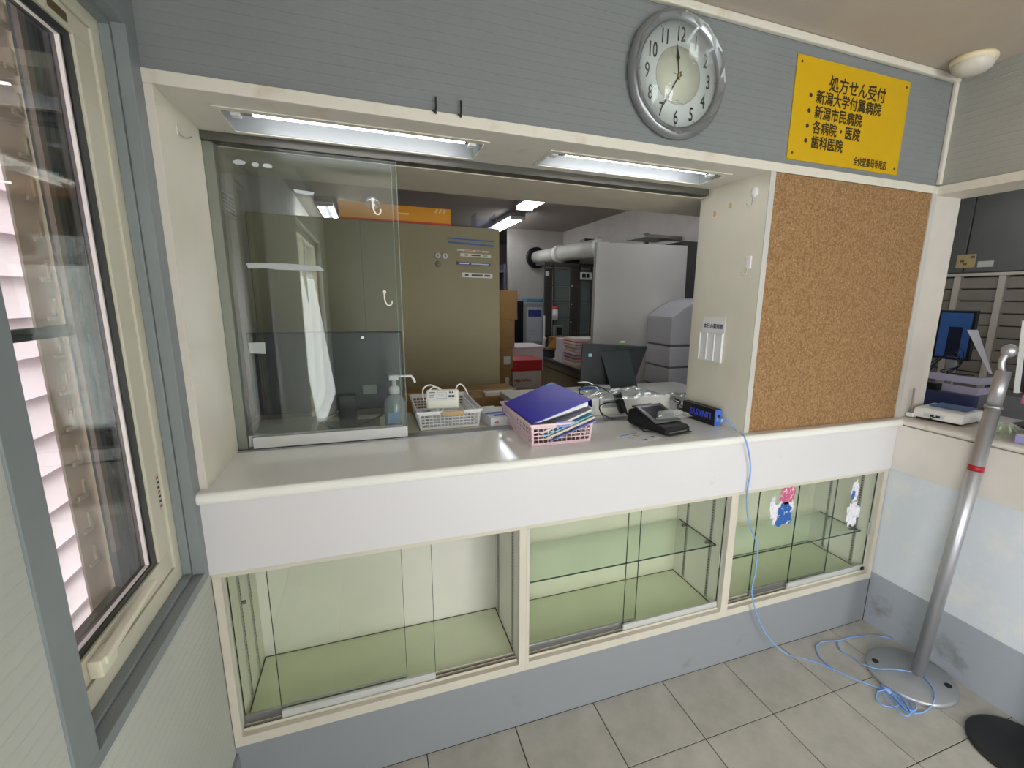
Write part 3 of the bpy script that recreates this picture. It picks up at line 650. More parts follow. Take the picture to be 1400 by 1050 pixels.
# ================================================================ OBJECTS ON THE COUNTER
def basket(name, w, d, h, taper, m, label, loc, rz, nx, ny, nz, rimw=.006):
    t = root(name, loc, label, 'basket', rz=rz)
    def P(a, b, k):           # a,b in -1..1 ; k height 0..1
        s_ = 1 - taper * (1 - k)
        return Vector((a * w / 2 * s_, b * d / 2 * s_, h * k))
    th = .0022; lat = MB()
    zs0, zs1 = .14, .80
    def bar(p, q, p2, q2, nrm):
        n_ = Vector(nrm) * th; lat.hexa([p, q, q + n_, p + n_, p2, q2, q2 + n_, p2 + n_])
    sides = [(lambda s_, k: P(s_, -1, k), (0, 1, 0), nx), (lambda s_, k: P(s_, 1, k), (0, -1, 0), nx), (lambda s_, k: P(-1, s_, k), (1, 0, 0), ny), (lambda s_, k: P(1, s_, k), (-1, 0, 0), ny)]
    for F, nr, nn in sides:
        bar(F(-1, 0), F(1, 0), F(-1, zs0), F(1, zs0), nr); bar(F(-1, zs1), F(1, zs1), F(-1, 1), F(1, 1), nr)
        for i in range(nz - 1):
            k0 = zs0 + (zs1 - zs0) * (i + 1) / nz - .022; bar(F(-1, k0), F(1, k0), F(-1, k0 + .044), F(1, k0 + .044), nr)
        for i in range(nn + 1):
            c = -.93 + 1.86 * i / nn; e = .011 * 12 / nn; c0, c1 = max(-1, c - e), min(1, c + e)
            if i == 0: c0 = -1
            if i == nn: c1 = 1
            bar(F(c0, zs0), F(c1, zs0), F(c0, zs1), F(c1, zs1), nr)
    obj('lattice_wall', lat, m, t, local=True, kind='stuff')
    bs = 1 - taper
    obj('bottom', MB().box(-w / 2 * bs, w / 2 * bs, -d / 2 * bs, d / 2 * bs, .0003, .0028), m, t, local=True)
    rm = MB(); ww, dd = w / 2 + rimw, d / 2 + rimw
    rm.box(-ww, ww, -dd, -d / 2, h - .006, h + .002).box(-ww, ww, d / 2, dd, h - .006, h + .002).box(-ww, -w / 2, -d / 2, d / 2, h - .006, h + .002).box(w / 2, ww, -d / 2, d / 2, h - .006, h + .002)
    obj('rim', rm, m, t, local=True, bevel=.0025)
    return t
PINK = mat('pink_plastic', (232, 202, 208), .4, var=.02)
pb = basket('storage_basket', .225, .372, .076, .045, PINK, 'pale pink plastic lattice basket holding a blue binder and folders', (1.010, .254, ZC + .0005), 0, 12, 20, 4)
wbk = basket('storage_basket', .233, .335, .070, .06, WHITEP, 'white plastic lattice basket with packaged device behind the counter track', (.686, .548, .9972), 0, 15, 20, 4)

# blue binder lying tilted over the pink basket
BLUE = mat('blue_binder', (54, 46, 196), .38, var=.03)
A, B, C_, D = Vector((.896, .395, 1.080)), Vector((1.105, .420, 1.148)), Vector((1.108, .062, 1.150)), Vector((.903, .070, 1.080))
bd = root('ring_binder', (1.0, .25, 1.08), 'glossy blue ring binder lying tilted in the pink basket', 'binder')
obj('cover', MB().quad(A, D, C_, B, .0025), BLUE, bd, bevel=.0008)
dz = Vector((.004, 0, -.026))
obj('spine', MB().hexa([C_, B, B + dz, C_ + dz] + [p + Vector((.0025, 0, .0008)) for p in (C_, B, B + dz, C_ + dz)]), mat('blue_binder_dark', (34, 26, 120), .38), bd, bevel=.0006)
q = [A.lerp(D, .03), D.lerp(A, .03), C_ + Vector((-.004, .008, -.004)), B + Vector((-.004, -.008, -.004))]
obj('back_cover', MB().quad(*[p + Vector((.002, 0, -.021)) if i > 1 else p + Vector((.004, 0, -.006)) for i, p in enumerate(q)], .0015), mat('binder_back', (120, 122, 150), .45), bd)
obj('pages', MB().hexa([p + o for p, o in zip(q, [Vector((.010, 0, -.004))] * 2 + [Vector((-.004, 0, -.018))] * 2)] + [p + o for p, o in zip(q, [Vector((.010, 0, -.002))] * 2 + [Vector((-.004, 0, -.003))] * 2)]), mat('page_white', (226, 226, 224), .7, var=.04, scale=200), bd)
obj('title_tab', MB().quad(B + Vector((-.036, -.006, -.0085)), B + Vector((-.036, -.042, -.0085)), B + Vector((-.008, -.042, .0005)), B + Vector((-.008, -.006, .0005)), .0006), mat('tab_blue', (70, 140, 220), .4), bd)
# folders and papers under the binder
fc = [('paper_folder', (206, 208, 212), 'white paper stack with grey edges under the blue binder', 1.113), ('plastic_folder', (120, 196, 220), 'pale cyan plastic folder under the blue binder', 1.100), ('paper_folder', (196, 190, 172), 'cream booklet below the cyan folder in the pink basket', 1.090), ('plastic_folder', (112, 128, 196), 'periwinkle folder with its edge over the basket rim', 1.081)]
for i, (nm, c, lb, z) in enumerate(fc):
    a = .004 * i; xl = .935 + .01 * i; zl = 1.040 - .008 * i
    p = [Vector((xl, .33, zl)), Vector((xl, .075 - a, zl)), Vector((1.112 + a * .6, .058 - a * 1.6, z)), Vector((1.116, .37, z))]
    obj(nm, MB().quad(*p, .007 if i in (0, 2) else .003), mat(nm + str(i), c, .5, var=.08, scale=120), label=lb, cat='folder', bevel=.001)
obj('magazine', MB().hexa([Vector(v) for v in ((.93, .10, 1.006), (1.10, .10, 1.006), (1.10, .36, 1.006), (.93, .36, 1.006), (.93, .10, 1.024), (1.10, .10, 1.024), (1.10, .36, 1.024), (.93, .36, 1.024))]), mat('magazine', (122, 96, 88), .5, var=.3, scale=40), label='stack of brown magazines lying flat in the pink basket', cat='magazines', bevel=.001)
obj('flyer', MB().quad((.985, .066, 1.081), (1.09, .066, 1.081), (1.09, .0595, 1.064), (.985, .0595, 1.064), .0012), mat('flyer_lilac', (140, 150, 214), .4), label='lilac plastic sleeve hanging over the front rim of the pink basket', cat='sleeve')

# device in packaging in the white basket
pk = root('packaged_device', (.685, .50, 1.0), 'white boxed device with printed label and coiled cord in the white basket', 'device')
Mk = Matrix.Translation((.668, .44, 1.060)) @ Matrix.Rotation(math.radians(-8), 4, 'Z') @ Matrix.Rotation(math.radians(-14), 4, 'X')
obj('body', MB().box(-.062, .062, .0, .052, .0, .078, M=Mk), mat('device_white', (228, 228, 214), .35), pk, bevel=.012, seg=3)
obj('label', MB().box(-.054, .05, -.0012, -.0002, .034, .072, M=Mk), mat('label_paper', (214, 216, 212), .5), pk)
lm = MB()
for (a, b, c, d) in ((-.050, -.028, .064, .067), (-.050, -.030, .055, .057), (-.050, -.034, .047, .049), (-.022, .014, .066, .0668), (-.022, .014, .042, .0428), (-.022, -.0212, .042, .0668), (.0132, .014, .042, .0668), (.024, .030, .062, .068), (.034, .040, .062, .068), (.022, .030, .046, .054), (.033, .044, .046, .054), (-.018, .008, .058, .0588), (-.018, .004, .052, .0528)): lm.box(a, b, -.0016, -.0012, c, d, M=Mk)
obj('printing', lm, ink, pk, kind='stuff')
obj('cord', MB().tube(smooth_path([(.60, .50, 1.055), (.60, .51, 1.095), (.625, .51, 1.112), (.655, .50, 1.100), (.68, .52, 1.085)]), .0028, 8).xf(Matrix.Translation((0, -.03, .038))), WHITEP, pk)
obj('cord', MB().tube(smooth_path([(.72, .50, 1.085), (.735, .51, 1.108), (.755, .51, 1.102), (.77, .50, 1.07)]), .0028, 8).xf(Matrix.Translation((0, -.03, .038))), WHITEP, pk)
obj('cord', MB().tube(smooth_path([(.61, .49, 1.05), (.618, .50, 1.088), (.645, .50, 1.106), (.672, .505, 1.09)]), .0024, 8).xf(Matrix.Translation((0, -.03, .038))), WHITEP, pk)
def crumple(name, cx, cy, cz, w, d, h, m, seed, label, cat='bag'):
    rnd = random.Random(seed); N_ = 14; vs = []; fs_ = []
    for i in range(N_):
        for j in range(N_):
            a, b = i / (N_ - 1) * 2 - 1, j / (N_ - 1) * 2 - 1; e = max(abs(a), abs(b))
            vs.append(Vector((cx + a * w / 2 * rnd.uniform(.9, 1.05), cy + b * d / 2 * rnd.uniform(.9, 1.05), cz + h * (1 - e ** 2.2) * rnd.uniform(.45, 1.0) + .0015)))
    for i in range(N_ - 1):
        for j in range(N_ - 1): a = i * N_ + j; fs_.append((a, a + 1, a + N_ + 1, a + N_))
    return obj(name, MB().add(vs, fs_), m, label=label, cat=cat)
FILM = glass('plastic_film', (236, 240, 240), .16, rough=.18, haze=.25)
crumple('plastic_bag', .690, .50, 1.004, .185, .20, .098, glass('bag_milky', (240, 240, 240), .1, rough=.3, haze=.5), 3, 'crumpled milky plastic bag around the device in the white basket')
obj('clip', MB().box(.655, .735, .3625, .370, 1.052, 1.069), mat('tan_strip', (192, 160, 116), .6), label='tan strip clipped over the front rim of the white basket', cat='clip', bevel=.002)

# small boxes between the baskets
tb = root('tissue_box', (.85, .46, .997), 'small white box with blue swoosh between the two baskets', 'box')
Mt = Matrix.Translation((.856, .47, .9975)) @ Matrix.Rotation(math.radians(6), 4, 'Z')
obj('carton', MB().box(-.032, .05, -.105, .09, 0, .036, M=Mt), mat('box_white', (226, 230, 234), .4, var=.02), tb, bevel=.001)
obj('blue_print', MB().box(-.030, .04, -.05, -.02, .0362, .0366, M=Mt).box(-.01, .045, -.085, -.062, .0362, .0366, M=Mt), mat('print_blue', (40, 80, 190), .4), tb)
obj('red_print', MB().box(-.015, .0, -.1056, -.1052, .012, .02, M=Mt), mat('print_red', (214, 110, 120), .4), tb)
box('paper_sheet', .84, .96, .60, .69, .9968, .9985, mat('sheet_white', (232, 232, 228), .6), label='white paper sheet on the desk end behind the baskets', cat='paper')

# soap / sanitiser pump bottle behind the glass
bt = root('pump_bottle', (.492, .385, .9972), 'clear pump bottle of bluish sanitiser with a white bent spout', 'bottle')
Mb = Matrix.Translation((.492, .385, .9975))
obj('body', MB().lathe([(0, 0), (.034, 0), (.0365, .004), (.0365, .105), (.034, .122), (.026, .135), (.017, .142), (.016, .150)], 28, Mb), glass('bottle_plastic', (226, 236, 244), .08, rough=.08, haze=.3), bt)
obj('liquid', MB().lathe([(0, .003), (.033, .003), (.033, .088), (0, .088)], 24, Mb), glass('sanitiser', (170, 200, 226), .03, haze=.25), bt)
obj('collar', MB().lathe([(0, .146), (.018, .146), (.018, .166), (.012, .172), (.007, .173), (.006, .195), (0, .195)], 20, Mb), WHITEP, bt)
hd = MB().box(-.016, .016, -.010, .010, .194, .211, M=Mb)
hd.tube(smooth_path([Mb @ Vector(p) for p in ((.012, 0, .206), (.050, -.002, .206), (.062, -.003, .203), (.072, -.004, .182))]), .0042, 10)
obj('pump_head', hd, WHITEP, bt, bevel=.002)
obj('label', MB().box(-.026, .012, -.0372, -.0366, .045, .085, M=Mb), mat('label_blue', (120, 150, 190), .4), bt)

# card terminal
Mt = Matrix.Translation((1.461, .055, ZC)) @ Matrix.Rotation(math.radians(11), 4, 'Z')
ctm = root('card_terminal', (1.45, .15, ZC), 'black card payment terminal with tilted screen near the counter edge', 'terminal')
side = [(0, .004), (0, .022), (.012, .030), (.055, .034), (.165, .074), (.205, .060), (.21, .012), (.19, .003)]
bd_ = MB(); n_ = len(side)
vs = [Mt @ Vector((-.062, y, z)) for y, z in side] + [Mt @ Vector((.062, y, z)) for y, z in side]
bd_.add(vs, [list(range(n_)), list(range(n_, 2 * n_))[::-1]] + [(i, i + n_, (i + 1) % n_ + n_, (i + 1) % n_) for i in range(n_)])
obj('body', bd_, BLACK, ctm, bevel=.004)
sl = math.atan2(.040, .11)
Ms = Mt @ Matrix.Translation((0, .052, .037)) @ Matrix.Rotation(sl, 4, 'X')
obj('bezel', MB().box(-.066, .066, -.004, .118, .0, .005, M=Ms), mat('clear_grey_cover', (96, 98, 100), .2, var=.05), ctm, bevel=.003)
obj('screen', MB().box(-.050, .050, .018, .100, .0052, .0062, M=Ms), mat('screen_dark', (52, 54, 60), .12), ctm)
obj('card_slot', MB().box(-.045, .045, -.0025, .0002, .010, .013, M=Mt), mat('slot_grey', (120, 120, 120), .3), ctm)
obj('front_lip', MB().box(-.060, .060, -.012, .0, .006, .009, M=Mt), BLACK, ctm, bevel=.001)
obj('printer_lid', MB().box(-.05, .05, .175, .20, .068, .074, M=Mt), DARKG, ctm, bevel=.002)
crumple('plastic_cover', 1.487, .135, 1.048, .16, .06, .028, FILM, 8, 'clear plastic sleeve over the screen of the black card terminal', 'cover')
obj('stylus_cord', MB().tube(smooth_path([(1.385, .24, 1.012), (1.36, .20, 1.008), (1.35, .17, 1.016), (1.362, .14, 1.006), (1.36, .115, 1.0045), (1.395, .10, 1.005)]), .003, 6), BLACK, label='short black curly cord lying left of the card terminal', cat='cord')
lf = root('leaflet', (1.31, .06, ZC), 'white printed leaflet lying flat before the card terminal', 'leaflet')
Pq = [Vector(p) for p in ((1.236, .10, ZC + .0004), (1.277, .004, ZC + .0004), (1.385, .040, ZC + .0004), (1.335, .125, ZC + .0004))]
obj('sheet', MB().quad(*Pq, .0006), mat('leaflet_white', (222, 224, 228), .35, var=.03), lf)
def on(a, b): return Pq[0].lerp(Pq[3], a).lerp(Pq[1].lerp(Pq[2], a), b) + Vector((0, 0, .0008))
for (a0, a1, b0, b1, c) in ((.05, .9, .02, .09, (90, 130, 190)), (.45, .62, .2, .42, (196, 180, 130)), (.7, .85, .15, .35, (190, 196, 204)), (.30, .46, .78, .86, (40, 42, 48)), (.72, .9, .7, .8, (40, 42, 48)), (.1, .3, .3, .5, (200, 204, 212))):
    obj('printed_patch', MB().quad(on(a0, b0), on(a0, b1), on(a1, b1), on(a1, b0), .0003), mat('patch%d' % c[0] + str(c[2]), c, .4, var=0), lf)

# network adapter, upside-down lettering, cable
na = root('network_adapter', (1.68, .2, ZC), 'small black network adapter box with blue upside down lettering', 'network device')
d_ = Vector((.0, 1, 0)); 
Ma = Matrix.Translation((1.673, .108, ZC + .0005)) @ Matrix.Rotation(math.radians(4), 4, 'Z')
obj('case', MB().box(-.003, .030, .003, .19, 0, .066, M=Ma), mat('adapter_black', (14, 14, 18), .4, var=.03), na, bevel=.0015)
obj('end_plate', MB().box(-.002, .029, -.0005, .003, .001, .065, M=Ma), mat('adapter_blue', (70, 110, 206), .4), na)
obj('port', MB().box(.006, .021, -.0012, .0, .020, .036, M=Ma), ALUW, na)
obj('port_hole', MB().box(.008, .019, -.0018, -.0012, .026, .045, M=Ma), BLACK, na)
lt_M = Ma @ Matrix.Translation((-.0034, 0, 0)) @ Matrix(((0, 0, -1, 0), (1, 0, 0, .022), (0, -1, 0, .048), (0, 0, 0, 1)))
text('lettering', 'LINKSYS', .036, mat('lettering_blue', (62, 84, 220), .4, var=0), na, lt_M, sx=.92, bold=.0009)
CAB = mat('blue_cable', (130, 168, 224), .4, var=.05, scale=30)
zf = .0035
pts = [Vector((1.69, .103, ZC + .028)), Vector((1.70, .07, ZC + .030)), at(1008, 590, 'y', .03), at(1018, 598, 'y', -.038), at(1024, 620, 'y', -.042), at(1026, 645, 'y', -.034), at(1021, 680, 'y', -.03), at(1024, 715, 'y', -.03), at(1035, 745, 'y', -.035), at(1033, 780, 'y', -.035), at(1028, 810, 'y', -.035), at(1038, 850, 'y', -.04), at(1056, 878, 'y', -.06)]
fl_ = [(1080, 896), (1110, 903), (1143, 917), (1173, 930), (1200, 940), (1225, 950), (1245, 968), (1250, 976), (1228, 960), (1214, 945), (1200, 946), (1199, 958), (1215, 966), (1232, 962), (1225, 948), (1212, 939)]
pts += [at(a, b, 'z', zf) for a, b in fl_]
sp = pts + [at(a, b, 'z', zf + .004) for a, b in ((1222, 952), (1240, 972))]
z2 = .024
lp = [(1173, 931, zf), (1150, 920, zf), (1133, 910, zf), (1120, 897, zf), (1116, 884, zf), (1126, 877, zf), (1145, 876, zf), (1165, 871, zf), (1195, 869, zf), (1225, 874, zf), (1238, 880, .01)]
lp2 = [(1145, 878, zf), (1150, 890, zf), (1165, 898, zf), (1180, 908, .012), (1200, 914, z2), (1225, 915, z2), (1247, 919, z2), (1262, 925, z2), (1274, 938, z2), (1278, 955, z2), (1268, 970, zf), (1252, 975, zf), (1236, 965, zf), (1222, 950, zf)]
ec = root('network_cable', (1.7, .05, ZC + .03), 'long light blue network cable hanging down to a tangled coil on the floor', 'cable')
obj('hanging_run', MB().tube(smooth_path(sp, 5), .0031, 8), CAB, ec)
obj('loop', MB().tube(smooth_path([at(a, b, 'z', z) for a, b, z in lp], 5), .0029, 8), CAB, ec)
obj('loop', MB().tube(smooth_path([at(a, b, 'z', z) for a, b, z in lp2], 5), .0027, 8), CAB, ec)
for k, off in enumerate(((0, 0), (5, -3), (-4, 4))):
    obj('coil', MB().tube(smooth_path([at(a + off[0], b + off[1], 'z', zf + .003 * k) for a, b in ((1203, 942), (1222, 938), (1238, 950), (1248, 970), (1240, 974), (1222, 958), (1210, 944))], 5), .0027, 8), CAB, ec)
obj('plug', MB().box(.0075, .0195, -.022, -.002, .021, .034, M=Ma), mat('plug_blue', (140, 176, 230), .3), ec, bevel=.001)
obj('tie_knot', MB().tube([at(1205, 937, 'z', .008), at(1218, 948, 'z', .008)], .007, 8), mat('plug_blue', (140, 176, 230), .3), ec)

# white box, adapter, cables around the tablet
wbx = root('flat_box', (1.46, .5, .9975), 'flat white box covered with clear film before the tablet screen', 'box')
obj('carton', MB().box(1.262, 1.668, .405, .60, .9978, 1.072), mat('box_white2', (224, 224, 218), .4, var=.02), wbx, bevel=.002)
obj('label', MB().box(1.33, 1.40, .404, .4046, 1.03, 1.062), mat('label_grey', (150, 156, 160), .5), wbx)
crumple('plastic_bag', 1.47, .47, 1.071, .32, .20, .030, FILM, 12, 'crumpled clear plastic film over the flat white box')
ad = root('power_adapter', (1.41, .43, 1.03), 'black inline power adapter hanging from cords by the flat box', 'adapter')
obj('body', MB().box(-.016, .016, -.011, .011, -.046, .046, M=Matrix.Translation((1.405, .388, 1.052)) @ Matrix.Rotation(math.radians(-22), 4, 'Y')), BLACK, ad, bevel=.004)
obj('cord', MB().tube(smooth_path([at(a, b, 'y', y) for a, b, y in ((843, 548, .388), (856, 565, .34), (862, 572, .30), (845, 574, .30), (825, 567, .33), (820, 555, .36), (835, 550, .37), (850, 553, .36), (858, 566, .33))], 5), .0028, 8), BLACK, ad)
obj('cord', MB().tube(smooth_path([at(a, b, 'y', y) for a, b, y in ((832, 536, .39), (822, 530, .42), (806, 526, .45), (796, 529, .5), (792, 537, .5), (798, 540, .5))], 5), .0028, 8), BLACK, ad)
def cable(pl, rr, m, label, cat='cable', name='cable'):
    return obj(name, MB().tube(smooth_path([at(a, b, 'y', y) for a, b, y in pl], 5), rr, 8), m, label=label, cat=cat)
cable([(790, 523, .5), (805, 523, .45), (818, 533, .45), (808, 541, .45), (800, 545, .43)], .0026, WHITEP, 'white cable looping over the blue cloth box')
cable([(830, 536, .40), (845, 532, .45), (858, 536, .5), (862, 545, .40)], .0026, WHITEP, 'white cable arching before the tablet stand')
cable([(820, 545, .40), (820, 560, .36), (828, 572, .33), (850, 575, .31), (862, 573, .31)], .0024, mat('cord_bluegrey', (120, 130, 150), .4), 'blue grey cord looping down beside the black adapter')
cable([(880, 536, .62), (898, 539, .64), (915, 545, .64), (926, 550, .50), (933, 556, .36), (938, 560, .31)], .0028, BLACK, 'black cable running from tablet to the black box')
cable([(922, 545, .45), (930, 549, .42), (926, 557, .36), (936, 560, .31)], .0045, BLACK, 'thick black plug lead tangled behind the black box', )
cable([(868, 540, .50), (888, 545, .5), (900, 553, .42), (908, 562, .35), (912, 566, .31)], .0022, mat('lilac_cord', (170, 178, 214), .4), 'thin lilac cord over the clear film right of the stand')
box('cloth_box', 1.345, 1.44, .60, .69, .9975, 1.066, mat('bright_blue', (52, 124, 206), .5), label='small bright blue box left of the tablet stand', cat='box', bevel=.003)
box('paper_pad', 1.69, 1.90, .62, .86, .9975, 1.012, mat('pad_white', (232, 230, 224), .5), label='white paper pad to the right of the tablet stand', cat='paper', bevel=.001)
crumple('plastic_bag', 1.86, .60, .998, .20, .14, .035, FILM, 15, 'clear crumpled bag beside the white paper pad at the jamb')
box('paper_sheet', 1.25, 1.42, .72, .92, .9975, .999, mat('sheet_white', (232, 232, 228), .6), label='white sheet lying left of the tablet screen', cat='paper')

# tablet screen seen from behind
tv = root('tablet_screen', (1.62, .8, .9975), 'dark touch screen tablet seen from behind on a wide stand plate', 'screen')
def Y(px, py, y): return at(px, py, 'y', y)
a, b, c, d = Y(797, 470, .80), Y(885.5, 474, .80), Y(866, 527, .74), Y(793, 525, .74)
pv = MB(); back = Vector((0, .014, .004)); pv.hexa([a, b, c, d] + [p + back for p in (a, b, c, d)])
obj('casing', pv, DARKG, tv, bevel=.004)
e0, e1, e2, e3 = Y(820, 478, .796), Y(859, 477, .796), Y(874, 538, .665), Y(838, 539.5, .665)
obj('stand_plate', MB().hexa([e0, e1, e2, e3] + [p + Vector((0, .006, .001)) for p in (e0, e1, e2, e3)]), mat('stand_slate', (52, 58, 60), .45), tv, bevel=.001)
obj('stand_foot', MB().box(1.50, 1.66, .665, .80, .9978, 1.002), mat('stand_slate', (52, 58, 60), .45), tv)
obj('hinge', MB().box(1.53, 1.70, .788, .7935, 1.228, 1.234), BLACK, tv)
for px, py in ((805.5, 485.5), (799.5, 515)):
    p = Y(px, py, .793); obj('sticker', MB().box(p.x - .009, p.x + .009, p.y - .012, p.y - .010, p.z - .008, p.z + .008), mat('sticker_teal', (130, 190, 190), .4), tv)
p = Y(852, 467.5, .806); obj('status_light', MB().box(p.x - .014, p.x + .014, p.y, p.y + .01, p.z - .003, p.z + .003), mat('green_led', (120, 200, 70), .4, emit=.6), tv)
p = Y(843, 475, .793); obj('lens', MB().cyl((p.x, p.y - .014, p.z), (p.x, p.y - .009, p.z), .004, n=12), BLACK, tv)

# large monitor behind the glass
mo = root('desktop_monitor', (.32, .52, .9965), 'large black monitor seen from behind through the sliding glass', 'monitor')
MON = mat('monitor_black', (16, 20, 26), .28, var=.04)
obj('housing', MB().box(.022, .535, .545, .575, 1.055, 1.350), MON, mo, bevel=.006)
obj('neck', MB().box(.30, .36, .50, .545, 1.003, 1.12), BLACK, mo, bevel=.003)
obj('base', MB().box(.22, .44, .45, .60, .9970, 1.004), BLACK, mo, bevel=.003)
obj('rating_label', MB().box(.385, .435, .543, .5448, 1.115, 1.15), mat('label_greenish', (120, 130, 122), .5), mo)
obj('power_cord', MB().tube(smooth_path([(.30, .47, 1.07), (.25, .46, 1.04), (.28, .45, 1.015), (.36, .44, 1.02), (.44, .44, 1.05), (.47, .46, 1.09)]), .004, 8), BLACK, mo)
box('notepad', .34, .40, .40, .43, .9965, 1.012, mat('pad_white', (232, 230, 224), .5), label='small white block before the monitor foot behind the glass', cat='block', bevel=.002)
box('document_tray', .02, .21, .40, .62, .9965, 1.022, mat('tray_grey', (176, 182, 176), .45), label='flat pale document tray behind the lower left of the glass', cat='tray', bevel=.002)
obj('cable', MB().tube(smooth_path([(-.01, .50, 1.11), (-.03, .50, 1.08), (-.02, .50, 1.04), (.02, .49, 1.012), (.06, .39, .999), (-.02, .38, .999)]), .0028, 8), mat('cable_cream', (206, 204, 186), .4), label='cream cable curling at the lower left behind the glass', cat='cable')

# ================================================================ PHARMACY INTERIOR
OL = mat('olive_cabinet', (140, 131, 97), .55, var=.03)
fc_ = root('tall_cabinet', (.52, 1.7, 0), 'tall olive beige cabinet with plain back behind the counter', 'cabinet')
obj('carcass', MB().box(-.126, 1.172, 1.50, 1.90, 0.0, 1.880), OL, fc_, bevel=.003)
obj('back_seam', MB().box(.40, .403, 1.4985, 1.4995, 1.0, 1.879), mat('seam_dark', (110, 104, 80), .6), fc_)
obj('plinth_rail', MB().box(-.126, 1.172, 1.492, 1.4995, .94, .952), mat('seam_dark', (110, 104, 80), .6), fc_)
def plate(px0, px1, py0, py1, c, label, skew=0, rnd_=0, marks=None, name='name_strip', cat='strip'):
    a_, b_ = Y(px0, py0, 1.4985), Y(px1, py1, 1.4985)
    sk = skew
    t = root(name, ((a_.x + b_.x) / 2, 1.4985, min(a_.z, b_.z)), label, cat, 'magnetic strips on the tall cabinet')
    p = [(a_.x, b_.z + sk), (b_.x, b_.z), (b_.x, a_.z), (a_.x, a_.z + sk)]
    obj('strip', MB().prism(p, 1.494, 1.4995), mat('strip%d_%d' % (c[0], c[2]), c, .4, var=.03), t, bevel=rnd_)
    if marks:
        for (u0, u1, col) in marks:
            x0_, x1_ = a_.x + (b_.x - a_.x) * u0, a_.x + (b_.x - a_.x) * u1; zm = (a_.z + b_.z) / 2 + sk * (1 - (u0 + u1) / 2); hh = abs(a_.z - b_.z) * .22
            obj('print', MB().box(x0_, x1_, 1.4930, 1.4939, zm - hh, zm + hh), mat('strip_ink%d' % col[0], col, .5, var=0), t)
INK = (70, 66, 60)
plate(611, 675, 326, 331.5, (26, 78, 150), 'upper plain blue magnetic strip on the olive cabinet', .006)
plate(612, 675.5, 332, 338, (28, 86, 160), 'second plain blue magnetic strip just below the first one', .010)
plate(625, 667.5, 341.5, 345.5, (206, 202, 186), 'thin cream strip with red print below the blue strips', .004, 0, [(.22, .5, (170, 90, 90)), (.56, .8, (170, 90, 90))])
plate(629, 671, 346.5, 353, (210, 202, 184), 'rounded cream strip with dark dot on the olive cabinet', .003, .0015, [(.15, .25, INK), (.35, .65, INK), (.75, .88, (120, 160, 130))])
plate(624.5, 670.5, 358.5, 364, (30, 32, 120), 'dark blue strip with white print on the olive cabinet', .003, 0, [(.08, .35, (226, 228, 236)), (.42, .94, (190, 196, 226))])
plate(632, 672, 366, 368, (150, 148, 110), 'very thin olive strip above the lowest white strip', .002, 0, [(.02, .28, INK)])
plate(632, 673, 373, 380.5, (206, 206, 200), 'lowest white strip with dark print on the olive cabinet', .002, 0, [(.08, .2, INK), (.3, .67, INK), (.73, .92, INK)])
for i, (px, py, lb) in enumerate(((598.5, 349.5, 'round white magnet on the olive cabinet, upper left of three'), (608.5, 350, 'round white magnet on the olive cabinet, upper right of three'), (599, 361, 'grey round magnet below the two white ones on the olive cabinet'))):
    p = Y(px, py, 1.4985); t = root('magnet', (p.x, p.y, p.z), lb, 'magnet', 'round magnets on the tall cabinet')
    obj('disc', MB().lathe([(0, 0), (.016, 0), (.017, .006), (.013, .011), (0, .012)], 20, Matrix.Translation((p.x, 1.4995, p.z)) @ Matrix.Rotation(PI / 2, 4, 'X')), mat('magnet%d' % (i // 2), (206, 208, 212) if i < 2 else (128, 124, 104), .35), t)
    obj('mark', MB().box(p.x - .004, p.x + .004, 1.4868, 1.4876, p.z - .005, p.z + .005), mat('mark_dark', (90, 92, 96), .5), t)
# orange box and acrylic stand on the cabinet
ob_ = root('orange_box', (.6, 1.62, 1.881), 'orange yellow flat box lying on top of the tall cabinet', 'box')
obj('carton', MB().box(.30, .892, 1.52, 1.78, 1.8805, 1.972), mat('orange_box', (226, 150, 6), .5, var=.05), ob_, bevel=.002)
obj('red_band', MB().box(.30, .892, 1.5188, 1.5198, 1.8805, 1.893), mat('red_band', (206, 66, 24), .5), ob_)
obj('white_print', MB().box(.60, .66, 1.5188, 1.5198, 1.925, 1.934).prism([(.80, 1.945), (.812, 1.945), (.822, 1.968), (.81, 1.968)], 1.5188, 1.5198).prism([(.822, 1.945), (.834, 1.945), (.844, 1.968), (.832, 1.968)], 1.5188, 1.5198).prism([(.844, 1.945), (.856, 1.945), (.866, 1.968), (.854, 1.968)], 1.5188, 1.5198), mat('print_cream', (232, 200, 130), .5), ob_, kind='stuff')
ac = root('acrylic_stand', (1.1, 1.6, 1.881), 'clear acrylic leaflet stand at the right end of the cabinet top', 'stand')
AC = glass('acrylic', (226, 230, 250), .12, haze=.1)
obj('side', MB().box(1.035, 1.039, 1.52, 1.66, 1.8805, 1.965), AC, ac); obj('side', MB().box(1.15, 1.154, 1.52, 1.66, 1.8805, 1.965), AC, ac)
obj('back', MB().box(1.0395, 1.1495, 1.60, 1.604, 1.8805, 1.945), AC, ac); obj('base', MB().box(1.0395, 1.1495, 1.52, 1.5995, 1.8805, 1.884), AC, ac)

